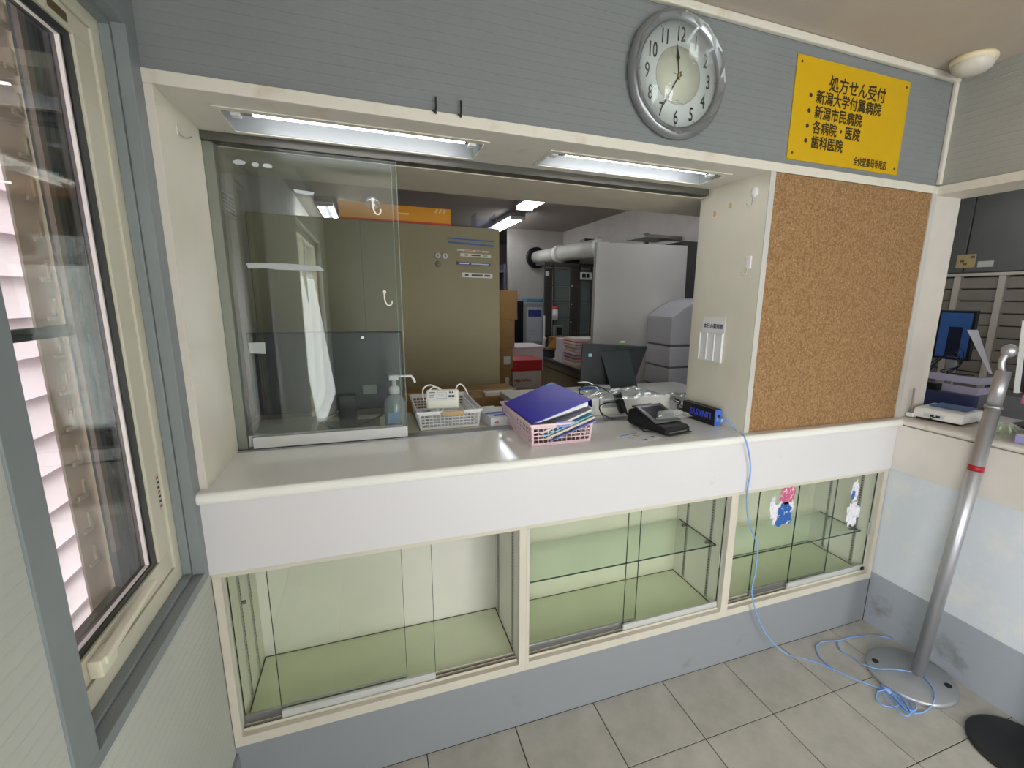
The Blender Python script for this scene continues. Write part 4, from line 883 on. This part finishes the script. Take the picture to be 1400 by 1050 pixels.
# cartons
def carton(name, x0, x1, y0, y1, z0, z1, label, m=CARD, tape=True, tag=None, group='cartons by the tall cabinet', lid=None):
    t = root(name, ((x0 + x1) / 2, (y0 + y1) / 2, z0), label, 'box', group)
    obj('carton', MB().box(x0, x1, y0, y1, z0, z1 if lid is None else z1 - lid[0]), m, t, bevel=.003)
    if tape: obj('tape', MB().box(x0 - .0006, x1 + .0006, (y0 + y1) / 2 - .025, (y0 + y1) / 2 + .025, z1, z1 + .0008).box((x0 + x1) / 2 - .02, (x0 + x1) / 2 + .02, y0 - .001, y0 - .0002, z1 - .05, z1), mat('parcel_tape', (176, 146, 100), .3), t)
    if tag: obj('label', MB().box(tag[0], tag[1], y0 - .0012, y0 - .0002, tag[2], tag[3]), mat('label_white', (214, 214, 210), .5), t)
    if lid: obj('lid', MB().box(x0 - .004, x1 + .004, y0 - .004, y1 + .004, z1 - lid[0] + .0005, z1 + .002), lid[1], t, bevel=.002)
    return t
carton('cardboard_box', 1.08, 1.438, 2.0, 2.36, 1.326, 1.535, 'topmost light brown carton behind the tall cabinet')
carton('cardboard_box', 1.08, 1.418, 2.0, 2.34, 1.122, 1.3255, 'brown carton second from the top of the stack behind the cabinet')
carton('cardboard_box', 1.08, 1.405, 2.0, 2.34, .968, 1.1215, 'brown carton with white label in the stack behind the cabinet', tag=(1.335, 1.385, 1.0, 1.06))
carton('cardboard_box', 1.08, 1.395, 2.0, 2.33, .64, .9675, 'brown carton under the labelled one, partly behind the cabinet', tag=(1.345, 1.375, .84, .90))
carton('cardboard_box', .56, 1.21, 1.10, 1.47, .36, .6995, 'wide carton before the tall cabinet, second of three', tape=False)
carton('cardboard_box', .56, 1.21, 1.10, 1.47, 0, .3595, 'wide carton standing on the floor before the tall cabinet', tape=False)
carton('cardboard_box', 1.08, 1.395, 2.0, 2.33, 0, .6395, 'tall brown carton at the bottom of the stack behind the cabinet', tape=False)
carton('cardboard_box', 1.45, 1.80, 2.06, 2.74, 0, .4495, 'long brown carton on the floor under both pale boxes', tape=False)
carton('cardboard_box', .56, 1.21, 1.10, 1.47, .70, .957, 'wide closed carton lying before the tall cabinet, topmost of three')
box('paper_sheet', .99, 1.16, 1.12, 1.18, .9575, .975, mat('sheet_white', (232, 232, 228), .6), label='thin white packet on the wide carton before the cabinet', cat='paper')
carton('red_lid_box', 1.42, 1.655, 2.06, 2.36, .80, 1.018, 'white carton with red lid beside the brown cartons', mat('carton_white', (200, 188, 184), .6), False, None, lid=(.082, mat('red_lid', (186, 32, 40), .45)))
text('lettering', 'High-White', .030, mat('print_darkred', (130, 40, 46), .5), bpy.data.objects['red_lid_box'], wallM(1.435, 2.0590, .855), sx=.95, bold=.0006)
carton('cardboard_box', 1.45, 1.68, 2.06, 2.38, .45, .7995, 'brown carton under the white carton with the red lid')
wb2 = carton('storage_bin', 1.45, 1.80, 2.42, 2.72, .88, 1.085, 'pinkish white bin with darker rim behind the red lid box', mat('bin_pinkish', (206, 192, 194), .5), False, None, lid=(.012, mat('bin_lid', (236, 232, 232), .4)))
carton('cardboard_box', 1.45, 1.80, 2.42, 2.74, .45, .8795, 'brown carton under the pinkish white bin')

# desk on the right with papers
dk = root('side_desk', (2.4, 3.0, 0), 'long dark topped side desk along the right wall of the pharmacy', 'desk')
obj('desktop', MB().box(2.06, 2.82, 2.0, 4.5, .865, .90), mat('desk_dark', (84, 76, 72), .4), dk, bevel=.003)
obj('front_panel', MB().box(2.09, 2.11, 2.0, 4.5, .02, .8645), mat('desk_olive', (150, 138, 108), .6), dk)
obj('edge_strip', MB().box(2.085, 2.0895, 2.0, 4.5, .80, .812), mat('desk_dark', (84, 76, 72), .4), dk)
obj('end_panel', MB().box(2.1105, 2.80, 2.01, 2.03, .02, .8645), mat('desk_olive', (150, 138, 108), .6), dk)
# file stack
rnd = random.Random(5)
ORD = ['', 'second', 'third', 'fourth', 'fifth', 'sixth', 'seventh', 'eighth', 'ninth', 'tenth', 'eleventh', 'twelfth', 'thirteenth', 'fourteenth', 'fifteenth', 'sixteenth', 'seventeenth', 'eighteenth']
z = .9005; cols = [(214, 190, 184), (226, 216, 206), (196, 160, 140), (228, 222, 216), (200, 96, 96), (224, 214, 206), (120, 110, 170), (226, 206, 196), (206, 170, 150), (230, 226, 222)]
for k in range(16):
    c = cols[k % len(cols)]; h = .0135 if k % 5 else .02
    o = rnd.uniform(-.008, .008)
    if z + h > 1.145: break
    obj('document_file', MB().box(2.085 + o, 2.34 + o, 2.40 + o, 2.65 + o, z, z + h - .0005), mat('file%d' % (k % len(cols)), c, .6, var=.08, scale=80), label=('lowest' if k == 0 else ORD[k] + ' from the bottom') + ' document file in the tall stack on the side desk', cat='file', group='document files stacked on the side desk')
    z += h
box('file_box', 2.08, 2.34, 2.67, 2.84, .9005, 1.12, mat('pinkish_white', (226, 220, 224), .5), label='pale upright file box behind the document stack', cat='file box', bevel=.002)
# brown open box, phone stand, blue things
bxx = carton('cardboard_box', 2.16, 2.42, 3.06, 3.26, .9005, 1.10, 'brown box with a lifted flap on the side desk', mat('brown_box', (140, 98, 56), .7), False, None)
obj('box_flap', MB().hexa([Vector(p) for p in ((2.05, 3.02, 1.0), (2.16, 3.055, 1.095), (2.28, 3.055, 1.095), (2.17, 3.02, 1.0), (2.05, 3.025, 1.004), (2.16, 3.059, 1.099), (2.28, 3.059, 1.099), (2.17, 3.025, 1.004))]), mat('yellow_card', (168, 118, 34), .6), bxx)
ps = root('phone_stand', (2.14, 2.9, .9005), 'small white stand with black insert on the side desk', 'stand')
obj('base', MB().box(2.09, 2.19, 2.88, 2.94, .9005, .915), WHITEP, ps, bevel=.003); obj('back', MB().box(2.105, 2.14, 2.91, 2.925, .9155, .99), WHITEP, ps, bevel=.002)
obj('holder', MB().box(2.1405, 2.19, 2.905, 2.925, .9155, .99), BLACK, ps)
box('scanner', 2.07, 2.15, 3.05, 3.20, .9005, .985, mat('scanner_grey', (60, 62, 66), .4), label='dark grey scanner block behind the brown box', cat='scanner', bevel=.01)
# dispenser / printer tower
tw = root('office_machine', (2.2, 4.1, .9005), 'upright grey office machine with a blue headed poster at the desk end', 'machine')
pa, pb_, pc = Y(713, 413, 4.0), Y(743, 413, 4.0), Y(720, 420, 4.0)
obj('body', MB().box(pa.x + .02, pb_.x, 4.0, 4.30, .9005, pa.z), mat('machine_grey', (168, 172, 174), .5), tw, bevel=.012)
obj('side_edge', MB().box(pa.x, pa.x + .0195, 3.99, 4.30, .9005, pa.z + .012), BLACK, tw)
obj('poster', MB().box(pc.x, pb_.x - .015, 3.9975, 3.9995, .98, pc.z), mat('poster_white', (214, 220, 228), .5), tw)
obj('poster_head', MB().box(pc.x + .02, pb_.x - .025, 3.9960, 3.9970, pc.z - .11, pc.z - .03), mat('poster_blue', (70, 76, 150), .5, var=.3, scale=30), tw)
for k in (0, 1): obj('poster_line', MB().box(pc.x + .03, pc.x + .11 + .03 * k, 3.9960, 3.9970, 1.10 - .035 * k, 1.106 - .035 * k), ink, tw)
obj('folded_cloth', MB().box(pa.x + .07, pb_.x + .01, 4.02, 4.22, pa.z + .0005, pa.z + .045), mat('cloth_blue', (110, 140, 160), .8), label='folded pale blue cloth on top of the upright grey machine', cat='cloth', bevel=.012)
box('white_post', 2.215, 2.235, 3.56, 3.585, .9005, 1.30, WHITEP, label='thin upright white post before the poster machine', cat='post', bevel=.003)
lmp = root('desk_scanner', (2.05, 3.4, .9), 'white hand scanner on a small curved stand at the desk end', 'scanner')
obj('foot', MB().lathe([(0, 0), (.08, 0), (.06, .015), (.02, .04), (0, .045)], 20, Matrix.Translation((2.15, 3.36, .9005))), WHITEP, lmp)
obj('head', MB().tube([(2.15, 3.36, .93), (2.15, 3.36, 1.05), (2.165, 3.36, 1.08)], [.014, .018, .02], 10), WHITEP, lmp)
mc = root('microscope', (2.33, 3.4, .9), 'small grey device with a square window on the side desk', 'device')
obj('base', MB().box(2.25, 2.40, 3.38, 3.50, .9005, 1.03), mat('device_grey', (120, 124, 120), .4), mc, bevel=.01)
obj('head', MB().box(2.29, 2.385, 3.40, 3.47, 1.0305, 1.20), mat('device_grey', (120, 124, 120), .4), mc, bevel=.008)
obj('window', MB().box(2.31, 2.37, 3.3965, 3.399, 1.10, 1.18), BLACK, mc)

# glazed rack against the right wall
rk = root('medicine_rack', (2.5, 4.0, 0), 'tall grey rack with wire shelves and glass panels', 'rack')
RG = mat('rack_grey', (84, 84, 80), .5, .3); PAN = mat('rack_panel', (112, 124, 124), .25, var=.05)
ry = 3.60
for x in (2.235, 2.345, 2.55, 2.66, 2.80): obj('post', MB().box(x - .006 if x > 2.3 else x, x + .012, ry, ry + .02, .9005, 1.84 + (x - 2.2) * .05), RG, rk)
for (xa, xb) in ((2.36, 2.545), (2.675, 2.795)):
    for k in range(5):
        z0 = .93 + k * .175; obj('panel', MB().box(xa, xb, ry + .03, ry + .036, z0, z0 + .165), PAN, rk)
obj('side_sheet', MB().box(2.555, 2.655, ry + .025, ry + .03, .92, 1.84), mat('rack_dark', (66, 64, 60), .6), rk)
obj('side_sheet', MB().box(2.25, 2.335, ry + .025, ry + .03, .92, 1.80), mat('rack_dark', (66, 64, 60), .6), rk)
for k in range(6):
    z0 = .922 + k * .175; obj('shelf_wire', MB().box(2.24, 2.82, ry - .008, ry - .002, z0, z0 + .008), RG, rk)
for k in range(4):
    obj('clip', MB().box(2.548, 2.562, ry - .012, ry - .0085, 1.02 + k * .2, 1.034 + k * .2), WHITEP, rk)
obj('top_beam', MB().box(2.235, 2.82, ry, ry + .3, 1.845, 1.87), RG, rk)
bx = root('pill_bottle', (2.38, 3.55, .93), 'white bottle with an orange cap hanging on the rack', 'bottle')
p = Y(759, 430, 3.55)
obj('body', MB().cyl((p.x, 3.55, p.z - .06), (p.x, 3.55, p.z + .055), .032, n=16), WHITEP, bx); obj('cap', MB().cyl((p.x, 3.55, p.z + .0555), (p.x, 3.55, p.z + .085), .032, n=16), mat('orange_cap', (226, 90, 50), .4), bx)
ck = root('thermo_clock', (2.7, 3.5, 1.6), 'small white digital thermometer with two dark displays on the rack', 'thermometer')
p = Y(801, 378, 3.56); obj('case', MB().box(p.x - .06, p.x + .075, 3.55, 3.59, p.z - .035, p.z + .045), WHITEP, ck, bevel=.006)
obj('display', MB().box(p.x - .05, p.x - .008, 3.547, 3.5495, p.z - .015, p.z + .03), BLACK, ck); obj('display', MB().box(p.x, p.x + .035, 3.547, 3.5495, p.z - .015, p.z + .03), BLACK, ck)
p = Y(748.5, 374, 3.59); obj('sensor', MB().box(p.x - .018, p.x + .018, 3.585, 3.599, p.z - .025, p.z + .025), WHITEP, rk)

# exhaust duct
dt = root('exhaust_duct', (2.5, 3.8, 1.95), 'pale rounded exhaust duct running into the black wall opening', 'duct')
DU = mat('duct_cream', (196, 194, 182), .45, var=.05)
P0, P1, P2 = Vector((2.60, 3.02, 1.985)), Vector((2.52, 3.90, 1.985)), Vector((2.44, 4.45, 1.985))
for pa, pb_, rr in ((P0, P0.lerp(P2, .55), .088), (P0.lerp(P2, .60), P2, .080)):
    obj('duct_section', MB().tube([pa, pb_], rr, 20), DU, dt)
obj('collar', MB().tube([P0.lerp(P2, .545), P0.lerp(P2, .605)], .098, 20), mat('duct_white', (222, 222, 214), .4), dt)
obj('end_cap', MB().tube([P0 + Vector((.008, -.09, 0)), P0], [.075, .10], 20), mat('duct_white', (222, 222, 214), .4), dt)
obj('flange', MB().tube([P2, P2 + Vector((-.006, .05, 0))], .13, 24), BLACK, dt)
obj('bracket', MB().box(2.56, 2.82, 3.30, 3.42, 2.02, 2.10), BLACK, dt)
obj('bracket', MB().box(2.52, 2.82, 4.0, 4.1, 1.86, 2.08), BLACK, dt)
box('wall_pharmacy_stub', 2.10, 2.829, 4.56, 4.64, 0, CE, mat('inner_wall_r', (196, 190, 182), .7), **ST)
# ceiling rails over the partition
rl = root('ceiling_rail', (2.6, 2.0, 2.0), 'grey metal ceiling rail and hanger above the pale partition', 'rail')
obj('rail', MB().box(2.46, 2.82, 2.00, 2.06, 1.955, 1.99), mat('rail_grey', (128, 126, 120), .4, .5), rl, bevel=.003)
obj('tray', MB().box(2.30, 2.56, 1.72, 1.98, 1.925, 1.94), mat('rail_grey', (128, 126, 120), .4, .5), rl)
obj('bracket', MB().box(2.50, 2.53, 2.03, 2.06, 1.90, 1.999), RG, rl)
# partition board
pt = root('partition_board', (2.16, 1.55, 0), 'tall plain pale grey partition board right of the rack', 'partition')
PB = mat('partition_grey', (206, 202, 198), .55, var=.03)
obj('board', MB().prism([(1.806, .0), (2.545, .0), (2.51, 1.855), (1.822, 1.842)], 1.50, 1.535), PB, pt)
obj('edge_strip', MB().prism([(1.80, .0), (1.8055, .0), (1.8215, 1.843), (1.816, 1.843)], 1.497, 1.536), mat('partition_edge', (208, 206, 202), .4), pt)
# drawer unit with curved top, right of partition
mu = root('drawer_machine', (2.4, 1.35, 0), 'pale lilac grey machine with rounded top and three drawers', 'machine')
LG = mat('lilac_grey', (206, 206, 214), .4, var=.02); gx = [2.222, 2.47]
topz = MB().prism([(2.212, 1.202), (2.47, 1.202), (2.47, 1.50), (2.40, 1.485), (2.30, 1.44), (2.212, 1.38)], 1.20, 1.48)
obj('top_cover', topz, LG, mu, bevel=.008)
obj('drawer', MB().box(2.212, 2.47, 1.20, 1.48, 1.062, 1.19), LG, mu, bevel=.006)
obj('drawer', MB().box(2.212, 2.47, 1.20, 1.48, .93, 1.05), LG, mu, bevel=.006)
obj('drawer', MB().box(2.212, 2.47, 1.20, 1.48, .79, .918), LG, mu, bevel=.006)
obj('gap_band', MB().box(2.222, 2.465, 1.21, 1.47, .0, 1.201), mat('gap_grey', (120, 120, 126), .5), mu)
box('dark_locker', 2.56, 2.82, 1.60, 1.94, 0, 1.90, mat('locker_dark', (62, 62, 62), .5), label='dark grey locker behind the drawer machine', cat='locker', bevel=.003)

# back shelving seen past the carton stack
sh = root('back_shelf', (1.3, 4.7, 0), 'dark blue grey open shelf unit at the back of the pharmacy', 'shelf')
SB = mat('shelf_bluegrey', (96, 98, 112), .5)
obj('side', MB().box(1.20, 1.23, 4.6, 5.0, 0, 1.9), SB, sh); obj('side', MB().box(2.05, 2.08, 4.6, 5.0, 0, 1.9), SB, sh); obj('back', MB().box(1.2305, 2.0495, 4.98, 5.0, 0, 1.9), mat('shelf_darkback', (60, 62, 76), .6), sh)
for k in range(6): obj('shelf_board', MB().box(1.2305, 2.0495, 4.6, 4.979, .1 + k * .34, .13 + k * .34), SB, sh)

# left inner wall grille
vg = root('wall_grille', (-.13, 1.18, 1.81), 'small white slotted grille high on the inner left wall', 'grille')
obj('frame', MB().box(-.1295, -.124, 1.085, 1.28, 1.81, 1.905), mat('grille_frame', (196, 192, 184), .5), vg, bevel=.001)
for k in range(5):
    for j in range(2): obj('slot', MB().box(-.1238, -.1232, 1.095 + j * .09, 1.175 + j * .09, 1.822 + k * .016, 1.832 + k * .016), BLACK, vg)

# ceiling lamps of the pharmacy and waiting room
def batten(x, y0, y1, w, label, power, tubes=2):
    t = root('ceiling_lamp', (x, (y0 + y1) / 2, CE - .05), label, 'lamp', 'twin tube ceiling lamps')
    obj('housing', MB().box(x - w / 2, x + w / 2, y0, y1, CE - .045, CE - .001), REFL, t, bevel=.002)
    for s_ in (-1, 1): obj('tube', MB().cyl((x + s_ * w * .3, y0 + .02, CE - .062), (x + s_ * w * .3, y1 - .02, CE - .062), .0155, n=12), power, t)
    obj('end_cap', MB().box(x - w / 2, x + w / 2, y0, y0 + .018, CE - .08, CE - .0455), WHITEP, t); obj('end_cap', MB().box(x - w / 2, x + w / 2, y1 - .018, y1, CE - .08, CE - .0455), WHITEP, t)
batten(.10, 3.45, 4.75, .15, 'twin tube ceiling lamp far left, above the olive cabinet', TUBEI)
batten(1.87, 3.40, 4.60, .15, 'twin tube ceiling lamp far back, above the carton stack', TUBEI)
batten(1.77, 1.65, 2.90, .15, 'nearer twin tube ceiling lamp, only its far end in view', TUBEI)
batten(1.55, -2.9, -1.7, .18, 'twin tube ceiling lamp of the waiting room behind the viewer', mat('lit_tube_room', (255, 252, 245), .5, var=0, emit=9))
batten(2.35, .75, 1.35, .15, 'added short twin tube ceiling lamp out of view, brightening the pale partition', TUBEI)  # unseen lamp added to brighten the partition board
batten(3.9, -.6, .6, .15, 'twin tube ceiling lamp over the desks of the second hatch', TUBEI)

# dome ceiling light
dm = root('dome_light', (2.452, -.115, CE), 'small round unlit dome light in the ceiling corner', 'lamp')
Md = Matrix.Translation((2.452, -.115, CE - .0005)) @ Matrix.Rotation(PI, 4, 'X')
obj('base_ring', MB().lathe([(.0, 0), (.065, 0), (.067, .006), (.066, .016), (.060, .019)], 36, Md), mat('ring_cream', (212, 198, 168), .5), dm)
obj('diffuser', MB().lathe([(.060, .015), (.061, .022), (.056, .036), (.042, .047), (.022, .053), (0, .055)], 36, Md), mat('diffuser_white', (196, 192, 182), .35), dm)

# ================================================================ STANCHION AND DISPLAY BASES
MET = mat('satin_steel', (182, 182, 188), .36, .7, var=.02)
sn = root('stanchion', (2.40, -.315, 0), 'leaning brushed steel pole with red band on a round base', 'stanchion')
obj('base_disc', MB().lathe([(0, 0), (.150, 0), (.152, .003), (.152, .014), (.146, .018), (.02, .021), (0, .021)], 48, Matrix.Translation((2.402, -.315, .0005))), mat('base_silver', (172, 174, 178), .35, .5), sn)
PBt, PTp = Vector((2.425, -.325, .02)), Vector((2.55, -.34, 1.34))
def pp(k): return PBt.lerp(PTp, k)
obj('pole', MB().tube([pp(0), pp(.835)], .0235, 24), MET, sn)
obj('pole_upper', MB().tube([pp(.836), pp(.935)], .0225, 24), MET, sn)
obj('seam_ring', MB().tube([pp(.832), pp(.839)], .0265, 24), MET, sn)
obj('red_band', MB().tube([pp(.652), pp(.668)], .0246, 24), mat('red_tape', (160, 20, 34), .35), sn)
sd = (PTp - PBt).normalized(); rt = Vector((.94, -.34, 0))
hk = MB().tube(smooth_path([pp(.935) - rt * .004, pp(.945) - rt * .012, pp(.96) - rt * .016, pp(.975) - rt * .012, pp(.985) - rt * .002], 4), [.015] * 5 * 3 + [.017] * 2 if False else .0105, 14)
obj('hook_neck', hk, MET, sn)
Mz = Matrix.Translation(pp(.99))
obj('ball_tip', MB().lathe([(.0235 * math.sin(PI * k / 12), -.0235 * math.cos(PI * k / 12)) for k in range(13)], 24, Mz), MET, sn)
for a in (math.radians(128), math.radians(-52)):
    x, y = 2.402 + .118 * math.cos(a), -.315 + .118 * math.sin(a); obj('hole_plug', MB().cyl((x, y, .019), (x, y, .0215), .0125, n=16), BLACK, sn)
sb = root('display_stand', (2.415, -.665, 0), 'black round base of a stand at the lower right corner', 'stand')
obj('base_disc', MB().lathe([(0, 0), (.140, 0), (.146, .003), (.146, .008), (.135, .012), (.03, .016), (0, .016)], 48, Matrix.Translation((2.413, -.665, .0005))), mat('matt_black', (20, 20, 22), .4), sb)
obj('pole', MB().cyl((2.45, -.70, .015), (2.45, -.70, 1.25), .024, n=20), mat('matt_black', (20, 20, 22), .4), sb)
obj('collar', MB().cyl((2.45, -.70, .0165), (2.45, -.70, .05), .04, .03, n=20), mat('matt_black', (20, 20, 22), .4), sb)

# ================================================================ SECOND HATCH
def X(px, py, x): return at(px, py, 'x', x)
fx = root('fax_machine', (2.72, -.1, ZC), 'low white desk phone or router box on the hatch counter corner', 'device')
Mf = Matrix.Translation((2.635, -.20, ZC + .003)) @ Matrix.Rotation(math.radians(7), 4, 'Z')
obj('body', MB().prism([(0, .006), (0, .030), (.012, .046), (.17, .050), (.185, .04), (.185, .006)], 0, .175, M=Mf), WHITEP, fx, bevel=.006)
obj('foot', MB().box(.01, .17, .012, .165, -.0025, .0055, M=Mf), BLACK, fx)
obj('blue_top', MB().box(.07, .18, .02, .15, .0515, .054, M=Mf), mat('folder_navy', (70, 104, 150), .4), fx)
obj('port_panel', MB().box(-.0015, .0, .06, .135, .014, .030, M=Mf), mat('panel_pale', (206, 212, 218), .4), fx)
for k in range(2): obj('port', MB().box(-.003, -.0016, .075 + k * .022, .089 + k * .022, .017, .026, M=Mf), BLACK, fx)
obj('cord', MB().tube(smooth_path([Mf @ Vector(p) for p in ((-.003, .09, .02), (-.015, .10, .012), (-.018, .125, .004), (-.012, .15, .004))]), .0022, 6), BLACK, fx)
obj('antenna', MB().cyl((2.613, -.022, 1.022), (2.607, -.020, 1.128), .0042, .0035, n=10), mat('antenna_grey', (150, 140, 128), .4), fx)
obj('antenna_mount', MB().box(2.602, 2.640, -.034, -.006, 1.004, 1.022), WHITEP, fx, bevel=.003)
crumple('plastic_bag', 2.70, -.31, ZC, .13, .10, .05, FILM, 21, 'crumpled clear bag with green print on the hatch counter')
box('green_packet', 2.68, 2.73, -.33, -.29, ZC + .001, ZC + .03, mat('green_print', (150, 190, 90), .5), label='small green printed packet inside the clear bag', cat='packet', bevel=.004)
pu = root('lilac_pad', (2.64, -.42, ZC), 'lilac bound paper pad at the right frame edge on the hatch counter', 'pad')
Mp = Matrix.Translation((2.575, -.50, ZC + .0005)) @ Matrix.Rotation(math.radians(-6), 4, 'Z')
obj('cover', MB().box(0, .17, 0, .11, .0, .028, M=Mp), mat('lilac', (176, 170, 226), .4), pu, bevel=.002)
obj('top_sheet', MB().box(.002, .168, .002, .108, .0282, .030, M=Mp), mat('pad_white', (232, 230, 224), .5), pu)

# desks and screens in the room behind the second hatch
box('office_desk', 3.05, 3.95, -.45, 1.2, .93, .965, mat('office_top', (120, 120, 124), .4), label='grey office desk behind the second hatch', cat='desk', bevel=.003)
wd = root('white_cabinet', (3.5, .3, 0), 'white low cabinet with papers under the office desk', 'cabinet')
obj('carcass', MB().box(3.12, 3.9, -.30, .62, .0, .929), mat('white_cab', (196, 198, 202), .5), wd, bevel=.003)
for k in range(2): obj('sheet', MB().box(3.1175, 3.1195, -.02 + k * .15, .10 + k * .15, .66, .91), mat('sheet_white', (232, 232, 228), .6), wd)
bm = root('office_monitor', (3.6, .4, .966), 'monitor with a blue screen behind the second hatch', 'monitor')
Q = [X(1290, 427, 3.6), X(1334, 430, 3.6), X(1326, 490, 3.6), X(1281, 489, 3.6)]
y0, y1 = Q[1].y, Q[0].y
obj('housing', MB().box(3.60, 3.63, y0 - .005, y1 + .02, 1.17, 1.455), BLACK, bm, bevel=.004)
obj('screen', MB().box(3.5965, 3.5995, y0 + .008, y1 + .005, 1.185, 1.44), mat('blue_screen', (48, 82, 136), .3, var=0, emit=.12), bm)
obj('screen_dark', MB().box(3.5955, 3.5964, y0 + .045, y0 + .115, 1.19, 1.36), mat('screen_navy', (24, 32, 56), .3), bm)
obj('neck', MB().box(3.605, 3.63, y0 + .06, y0 + .10, .98, 1.17), mat('silver_grey', (150, 152, 156), .4), bm)
obj('base', MB().box(3.53, 3.70, y0 - .0, y0 + .17, .9655, .98), mat('silver_grey', (150, 152, 156), .4), bm, bevel=.003)
for i, z in enumerate((1.05, 1.10)):
    tr_ = root('letter_tray', (3.28, .2, z - .03), ('lower', 'upper')[i] + ' clear lilac letter tray behind the second hatch', 'tray')
    TR = mat('tray_lilac', (196, 190, 214), .3)
    obj('tray_floor', MB().box(3.20, 3.42, .05, .34, z, z + .004), TR, tr_); obj('tray_wall', MB().box(3.20, 3.204, .05, .34, z + .0045, z + .035), TR, tr_)
    obj('tray_wall', MB().box(3.2045, 3.42, .05, .054, z + .0045, z + .035), TR, tr_); obj('post', MB().box(3.41, 3.418, .06, .068, (.9655 if i == 0 else 1.0545), z - .0005), TR, tr_); obj('post', MB().box(3.41, 3.418, .32, .328, (.9655 if i == 0 else 1.0545), z - .0005), TR, tr_)
box('tissue_block', 3.14, 3.18, .03, .25, .9655, 1.05, mat('navy_folder', (60, 70, 110), .5), label='navy folders lying under the letter trays', cat='folders', bevel=.002)
box('black_gadget', 3.14, 3.19, .20, .36, 1.0505, 1.085, BLACK, label='black gadget on the navy folders behind the post', cat='gadget', bevel=.004)
obj('paper_sheet', MB().hexa([X(1322, 451, 3.2), X(1337, 451, 3.2), X(1357, 512, 3.16), X(1352, 510, 3.16)] + [p + Vector((.001, .0006, 0)) for p in (X(1322, 451, 3.2), X(1337, 451, 3.2), X(1357, 512, 3.16), X(1352, 510, 3.16))]), mat('sheet_lilac', (222, 220, 232), .6), label='upright curled white sheet standing in the letter tray', cat='paper')
rnd = random.Random(2)
for k in range(3):
    obj('cable', MB().tube(smooth_path([(3.30, .35, 1.10 + .03 * k), (3.32, .28 - .03 * k, 1.22 + .02 * k), (3.34, .22, 1.17), (3.33, .30, 1.09 + .02 * k), (3.32, .18 - .02 * k, 1.13)], 5), .003, 6), BLACK, label=('lowest', 'middle', 'highest')[k] + ' black tangled cable before the blue screen', cat='cable', group='tangled cables before the blue screen')
rm_ = root('front_monitor', (2.92, -.25, ZC), 'black monitor with white back edge at the right frame edge', 'monitor')
obj('screen', MB().hexa([Vector(p) for p in ((2.93, -.75, 1.10), (2.935, -.222, 1.135), (2.955, -.222, 1.135), (2.95, -.75, 1.10), (2.93, -.75, 1.42), (2.935, -.200, 1.42), (2.955, -.200, 1.42), (2.95, -.75, 1.42))]), BLACK, rm_)
obj('frame_edge', MB().hexa([Vector(p) for p in ((2.922, -.222, 1.13), (2.922, -.208, 1.13), (2.95, -.208, 1.13), (2.95, -.222, 1.13), (2.922, -.200, 1.425), (2.922, -.186, 1.425), (2.95, -.186, 1.425), (2.95, -.200, 1.425))]), WHITEP, rm_)
obj('stand', MB().box(2.935, 2.96, -.36, -.28, ZC + .0005, 1.13), BLACK, rm_, bevel=.004)
obj('foot', MB().box(2.86, 3.0, -.42, -.24, ZC + .0005, ZC + .012), BLACK, rm_, bevel=.003)
box('pink_pouch', 2.90, 2.93, -.30, -.245, 1.09, 1.13, mat('pink_pouch', (214, 120, 150), .5), label='small pink pouch tucked under the black monitor', cat='pouch', bevel=.008)

# drawer wall and overhead cupboards
DW = mat('drawer_grey', (132, 124, 114), .5, var=.08); PW = mat('drawer_post', (190, 182, 168), .5); OC = mat('overhead_grey', (92, 92, 88), .55)
uc = root('overhead_cupboard', (4.6, .2, 1.71), 'dark grey overhead cupboards above the drawer wall', 'cupboard')
for k in range(5):
    obj('door', MB().box(4.40, 4.42, -1.6 + k * .62, -.99 + k * .62, 1.712, 2.30), OC, uc, bevel=.003)
obj('carcass', MB().box(4.421, 4.84, -1.6, 1.5, 1.705, 2.32), mat('cup_body', (80, 80, 78), .6), uc)
obj('rail', MB().box(4.395, 4.42, -1.6, 1.5, 1.685, 1.7045), PW, uc)
p = X(1320, 357, 4.398); obj('note', MB().box(4.3975, 4.3995, p.y - .06, p.y + .055, p.z - .045, p.z + .045), mat('note_tan', (176, 156, 110), .6), uc)
for (a, b) in ((-.04, .025), (.0, -.02), (.02, .0)): obj('note_print', MB().box(4.3965, 4.3973, p.y + a - .012, p.y + a + .012, p.z + b - .008, p.z + b + .008), mat('note_ink', (110, 90, 60), .6), uc)
p = X(1346, 361, 4.398); obj('note', MB().box(4.3975, 4.3995, p.y - .05, p.y + .04, p.z - .02, p.z + .02), mat('note_white', (190, 188, 180), .6), uc)
du = root('drawer_wall', (4.6, .2, 0), 'wall of many flat grey medicine drawers with pale posts', 'drawers')
obj('carcass', MB().box(4.44, 4.84, -1.6, 1.5, 0, 1.684), mat('drawer_body', (70, 64, 58), .7), du)
posts = [.90 - k * .262 for k in range(7)] + [1.162, 1.424]
for y in posts: obj('post', MB().box(4.398, 4.4395, y - .018, y + .018, .001, 1.684), PW, du)
for y in posts:
    for k in range(11):
        z0 = .78 + k * .082
        dr_ = obj('drawer', MB().box(4.408, 4.4395, y - .243, y - .0195, z0, z0 + .074), DW, du, bevel=.002)
        if k == 0 and y == posts[0]: me0 = dr_.data
